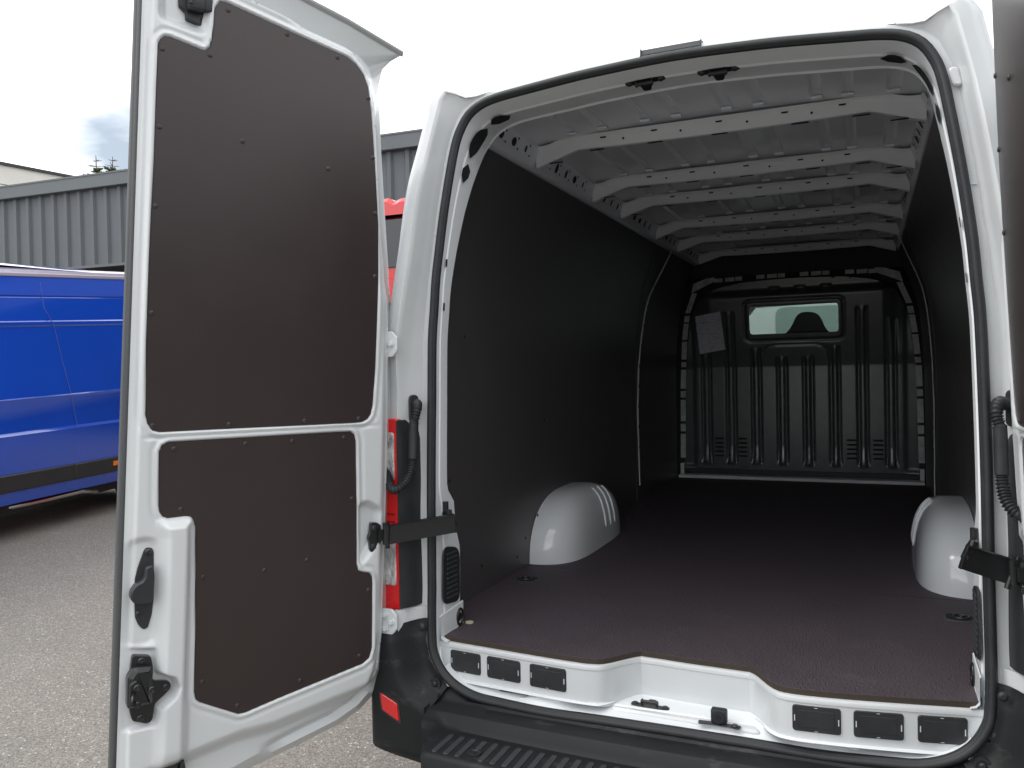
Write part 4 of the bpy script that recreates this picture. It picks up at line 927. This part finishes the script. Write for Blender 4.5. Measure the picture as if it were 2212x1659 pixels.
# ================================================================ paper on bulkhead
P = []
qs = [(-.699, 1.559), (-.501, 1.590), (-.529, 1.881), (-.721, 1.851)]
for u_ in np.linspace(0, 1, 8):
    row = []
    for v_ in np.linspace(0, 1, 10):
        x = (qs[0][0]*(1-u_)+qs[1][0]*u_)*(1-v_)+(qs[3][0]*(1-u_)+qs[2][0]*u_)*v_; z = (qs[0][1]*(1-u_)+qs[1][1]*u_)*(1-v_)+(qs[3][1]*(1-u_)+qs[2][1]*u_)*v_
        row.append((x, float(ybase(z))-.012-.012*(1-v_)-.004*math.sin(u_*3.1), z))
    P.append(row)
mb = MB(); mb.grid(P); mb.grid([[(p[0], p[1]+.0006, p[2]) for p in r_] for r_ in P]); tag(mb.build('paper_sheet', PAPER, None, smooth=True), 'white printed paper sheet taped askew on the black bulkhead', 'paper')

# ================================================================ blue van
DV = Vector((-.28402, .95882, 0)); NV = Vector((.95882, .28402, 0)); A0 = Vector((-6.555, 2.568, 0))
def bt(s, z, o):        # s along the van, z up, o outward
    zz = z+max(0, z-.6)*.05*max(-1.5, min(3, s)); return tuple(A0+DV*s+NV*o+Vector((0, 0, zz)))
bv = tag(empty('panel_van', (-7.4, 3.4, 0)), 'glossy blue panel van parked beyond the open left door', 'van')
prof = [(.34, -.02), (.42, 0), (.62, .0), (.66, .004), (.955, .022), (.965, .012), (.98, .0), (1.25, -.01), (1.275, .0), (1.285, -.012), (1.32, -.018), (1.93, -.055), (1.945, -.045), (1.975, -.045), (1.985, -.062), (2.20, -.085), (2.205, -.095), (2.215, -.095), (2.225, -.086), (2.40, -.12), (2.44, -.13)]
mb = MB(); P = []
for s in np.linspace(-3.2, 3.4, 45):
    e_ = .12*float(ss(2.9, 3.4, s))**2+.0; P.append([bt(s, z, o-e_) for z, o in prof])
mb.grid(P)
P = []
for s in (-3.2, 3.4): P.append([bt(s, 2.44, -.13), bt(s, 2.47, -.22), bt(s, 2.50, -.9), bt(s, 2.47, -1.7), bt(s, 2.4, -1.85), bt(s, .34, -1.95)])
mb.grid(P)
for s in (-3.2, 3.4): mb.add([bt(s, z, o-(.12 if s > 0 else 0)) for z, o in prof]+[bt(s, 2.47, -.22), bt(s, 2.50, -.9), bt(s, 2.47, -1.7), bt(s, 2.4, -1.85), bt(s, .34, -1.95)], [tuple(range(len(prof)+5))])
mb.build('body', BLUE, bv, smooth=24)
mb = MB(); P = []
for s in np.linspace(-3.2, 3.4, 24): P.append([bt(s, 2.395, -.118), bt(s, 2.40, -.108), bt(s, 2.425, -.108), bt(s, 2.43, -.125), bt(s, 2.455, -.13), bt(s, 2.475, -.15), bt(s, 2.48, -.2)])
mb.grid(P); mb.build('roof_rail', SILVER, bv, smooth=30)
for s0, s1 in ((-3.1, .985), (.995, 3.35)):
    mb = MB(); mb.plate(rect(s0, s1, .455, .612, .012), 0, .03, lambda a, b_, c: bt(a, b_, -.004+c), ch=.010); mb.build('side_moulding', PLAST, bv, smooth=30)
mb = MB(); mb.tube([bt(.72, 2.35, -.104), bt(.73, 2.1, -.075), bt(.82, 1.95, -.045), bt(.92, 1.6, -.033), bt(1.0, 1.3, -.012), bt(1.06, .96, .014), bt(1.09, .64, .004)], .003, 6); mb.build('panel_seam', mat('seam_blue', (.08, .12, .42), .3), bv)
mb = MB(); mb.box(1.62, 1.72, .52, .57, .024, .038, lambda a, b_, c: bt(a, b_, c), ch=.004); mb.build('side_marker', ORANGE, bv)
mb = MB(); mb.tube([bt(.2, .27, -.25), bt(.9, .29, -.14), bt(1.2, .31, -.06), bt(1.40, .275, -.03)], .028, 12); mb.build('exhaust_pipe', CHROME, bv, smooth=True)
mb = MB(); mb.box(-3, 3.3, .22, .42, -1.9, -.2, lambda a, b_, c: bt(a, b_, c)); mb.build('underbody', DARKM, bv)
for s, o in ((-1.9, -.2), (2.6, -.2), (-1.9, -1.75), (2.6, -1.75)):
    mb = MB(); mb.lathe([(.19, 0), (.32, 0), (.34, .02), (.34, .2), (.19, .21)], bt(s, .34, o), NV*-1 if o > -1 else NV, 32); mb.build('wheel', TREAD, bv, smooth=30)

# ================================================================ red van between
rv = tag(empty('high_roof_van', (-2.65, 5, 0)), 'red high-roofed van glimpsed between the open left door and the white van', 'van')
mb = MB(); X0, X1, YR = -3.66, -1.64, 2.87
sec = [(X0, .35), (X1, .35), (X1, 2.1), (X1-.03, 2.35), (X1-.10, 2.60), (X0+.10, 2.60), (X0+.03, 2.35), (X0, 2.1)]
mb.plate(rnd(sec, .08), YR+3.6, YR, lambda a, b_, c: (a, c, b_), ch=.04); mb.build('body', REDP, rv, smooth=40)
mb = MB(); mb.plate(rnd([(X0+.06, 2.575), (X1-.06, 2.575), (X1-.13, 2.715), (-2.60, 2.725), (-2.64, 2.70), (-2.68, 2.735), (X0+.2, 2.735)], .03), YR+3.6, YR-.012, lambda a, b_, c: (a, c, b_), ch=.03); mb.build('roof_cap', REDP, rv, smooth=40)
mb = MB(); mb.plate(rect(X0+.10, X1-.10, 2.225, 2.574, .03), YR, YR-.012, lambda a, b_, c: (a, c, b_), ch=.004); mb.build('rear_window', DGLASS, rv, smooth=30)
mb = MB(); mb.plate(rect(X0+.12, X1-.12, .9, 2.15, .05), YR, YR-.014, lambda a, b_, c: (a, c, b_), ch=.006); mb.build('rear_panel', REDP, rv, smooth=30)
for x in (X0+.12, X1-.12):
    mb = MB(); mb.box(x-.08, x+.08, YR-.02, YR+.02, 1.0, 1.6, ch=.01); mb.build('tail_lamp', RED, rv)
for x, y in ((X0+.1, 3.8), (X1-.1, 3.8), (X0+.1, 5.9), (X1-.1, 5.9)):
    mb = MB(); mb.lathe([(.19, 0), (.32, 0), (.34, .02), (.34, .18), (.32, .2), (.19, .2)], (x-.1, y, .34), (1, 0, 0), 28); mb.build('wheel', TREAD, rv, smooth=30)

# ================================================================ van parked nose-on ahead, seen through the cab
av = tag(empty('delivery_van', (0, 8, 0)), 'pale delivery van seen through the small bulkhead window and the cab', 'van')
mb = MB(); mb.plate(rnd([(-2.9, .35), (2.6, .35), (2.6, 1.3), (2.1, 1.5), (1.6, 2.42), (1.3, 2.5), (-2.8, 2.5), (-2.9, 2.4)], .12), 8.6, 7.45, lambda a, b_, c: (a, c, b_), ch=.05); mb.build('body', PAINT, av, smooth=40)
mb = MB(); mb.plate(rnd([(-.45, 1.35), (.95, 1.35), (.62, 2.12), (-.45, 2.12)], .10), 7.45, 7.44, lambda a, b_, c: (a, c, b_), ch=.003); mb.build('side_window', mat('green_glass', (.26, .33, .31), .12), av)
for x in (-2.0, 1.6):
    mb = MB(); mb.lathe([(.19, 0), (.32, 0), (.34, .02), (.34, .2), (.19, .21)], (x, 7.42, .34), (0, 1, 0), 28); mb.build('wheel', TREAD, av, smooth=30)

# ================================================================ workshop building
wb = tag(empty('workshop_hall', (-10, 10, 0)), 'grey hall clad in ribbed metal sheet with a smooth fascia', 'building')
BA = Vector((-15.396, 8.835, 0)); BD = Vector((.99884, .04825, 0)); BN = Vector((.04825, -.99884, 0))
wt = lambda s, z, o: tuple(BA+BD*s+BN*o+Vector((0, 0, z)))
mb = MB(); row0, row1 = [], []; s = -8.
pitch = .335
while s < 34:
    for ds, o in ((0, 0), (.035, .045), (.105, .045), (.135, 0), (pitch-.001, 0)): row0.append(wt(s+ds, 3.62, o)); row1.append(wt(s+ds, 5.08, o))
    s += pitch
mb.grid([row0, row1]); mb.build('ribbed_cladding', CLAD, wb)
mb = MB(); mb.box(-8, 34, 5.06, 5.305, .0, .14, lambda a, b_, c: wt(a, b_, c), ch=.01); mb.box(-8, 34, 5.29, 5.32, -.3, .15, lambda a, b_, c: wt(a, b_, c)); mb.build('fascia', FASC, wb)
mb = MB(); mb.box(-8, 34, 3.58, 3.63, -.02, .07, lambda a, b_, c: wt(a, b_, c)); mb.build('drip_trim', FASC, wb)
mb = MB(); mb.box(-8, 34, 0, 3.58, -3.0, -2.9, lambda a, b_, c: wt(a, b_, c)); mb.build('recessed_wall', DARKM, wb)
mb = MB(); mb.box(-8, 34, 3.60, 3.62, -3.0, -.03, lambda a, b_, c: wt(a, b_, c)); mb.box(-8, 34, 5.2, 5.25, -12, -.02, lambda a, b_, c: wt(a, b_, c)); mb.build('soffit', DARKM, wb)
for s in (-6, 0, 6, 12, 18, 24, 30):
    mb = MB(); mb.box(s-.12, s+.12, 0, 3.6, -.30, -.06, lambda a, b_, c: wt(a, b_, c)); mb.build('column', FASC, wb)
# guessed hall behind the viewer, unseen, added to shape the reflections
wh = tag(empty('added_yard_hall', (0, -15, 0)), 'unseen dark grey hall behind the viewer, added to shape reflections', 'building')
mb = MB(); row0, row1 = [], []; s = -30.
while s < 30:
    for ds, o in ((0, 0), (.035, .045), (.105, .045), (.135, 0), (pitch-.001, 0)): row0.append((s+ds, -30+o, .0)); row1.append((s+ds, -30+o, 4.0))
    s += pitch
mb.grid([row0, row1]); mb.build('ribbed_cladding', CLAD, wh)
mb = MB(); mb.box(-30, 30, -30.0, -29.85, 3.98, 4.25, ch=.01); mb.build('fascia', FASC, wh)
mb = MB(); mb.box(-30, 30, -40, -30.05, 0, 4.1); mb.build('added_hall_block', DARKM, wh)
for x in (-22, -11, 0, 11, 22):
    mb = MB(); mb.box(x-2, x+2, -30.02, -29.9, 0, 3.6); mb.build('added_loading_door', FASC, wh)
mb = MB(); row0, row1 = [], []; s = -30.
while s < 22:
    for ds, o in ((0, 0), (.035, .045), (.105, .045), (.135, 0), (pitch-.001, 0)): row0.append((16-o, s+ds, 0)); row1.append((16-o, s+ds, 5.0))
    s += pitch
ew = tag(empty('added_side_hall', (18, 0, 0)), 'unseen dark grey hall off to the right, added to shape reflections', 'building')  # guessed hall out of view, added for the sheen on the door linings
mb.grid([row0, row1]); mb.build('ribbed_cladding', CLAD, ew)
mb = MB(); mb.box(15.85, 16.0, -30, 22, 4.98, 5.3, ch=.01); mb.build('fascia', FASC, ew)
mb = MB(); mb.box(16.05, 24, -30, 22, 0, 5.1); mb.build('added_hall_block', DARKM, ew)
# pale office block
pb = tag(empty('office_block', (-34, 34, 0)), 'tall pale rendered block behind the grey hall at the far left', 'building')
QD = Vector((.15229, .98834, 0)); Q0 = Vector((-38.04, 24.74, 0)); QN = Vector((.98834, -.15229, 0))
qt = lambda s, z, o: tuple(Q0+QD*s+QN*o+Vector((0, 0, z)))
mb = MB(); mb.box(-25, 45, 0, 12.0, -16, 0, lambda a, b_, c: qt(a, b_, c)); mb.build('wall', PALEW, pb)
mb = MB(); mb.box(-25, 45, 12.0, 12.14, -16.1, .12, lambda a, b_, c: qt(a, b_, c)); mb.build('roof_edge', DARKM, pb)
mb = MB()
for z in (11.05, 9.8, 8.5): mb.box(-25, 45, z, z+.03, 0, .01, lambda a, b_, c: qt(a, b_, c))
for s in (-20, -14, -8, -2, 4, 10, 16, 22): mb.box(s, s+.03, 8, 11.95, 0, .008, lambda a, b_, c: qt(a, b_, c))
mb.each('panel_joint', DARKM, pb)

# ================================================================ spruce
sp = tag(empty('spruce_tree', (-20, 15.2, 0)), 'sparse twin-topped spruce rising above the grey hall', 'tree')
mb = MB(); mb.tube([(-20, 15.2, 0), (-20, 15.2, 4), (-20.0, 15.2, 6.6)], .1, 8, radii=[.2, .14, .06]); mb.tube([(-20, 15.2, 6.6), (-20.18, 15.15, 7.3), (-20.14, 15.1, 8.02)], .02, 6, radii=[.04, .022, .008]); mb.tube([(-20, 15.2, 6.6), (-19.72, 15.3, 7.2), (-19.70, 15.3, 7.98)], .02, 6, radii=[.04, .022, .008]); mb.build('trunk', BARK, sp)
cm = MB(); 
for (tx, ty, top) in ((-20.15, 15.12, 7.95), (-19.71, 15.3, 7.92), (-19.95, 15.2, 7.45)):
    z = 4.5
    while z < top:
        r_ = .10+.34*(top-z)**.75
        for k in range(int(rng.integers(4, 8))):
            a = rng.uniform(0, 2*math.pi); L = min(1.5, r_*rng.uniform(.6, 1.15)); ca, sa = math.cos(a), math.sin(a)
            b0 = Vector((tx, ty, z)); b1 = b0+Vector((ca*L, sa*L, L*.22*rng.uniform(.2, 1.4))); cm.tube([b0, b1], .01, 4, radii=[.012, .006], mi=0)
            n_ = max(2, int(L/.035))
            if z < 7.6:
                for j in range(n_):
                    p = b0.lerp(b1, (j+1)/n_)
                    for sg in (-1, 1):
                        w = Vector((-sa*sg, ca*sg, .25))*.07*rng.uniform(.6, 1.3); q = p+w+Vector((ca, sa, 0))*.04; e_ = Vector((0, 0, .018))
                        cm.add([p-e_, p+e_, q+e_, q-e_], [(0, 1, 2, 3)], 2 if rng.random() < (.25 if z < 7.35 else .06) else 1)
        z += .16
cm.build('crown', NEEDLE, sp, mats=[BARK, NEEDLE, NEEDLE2])
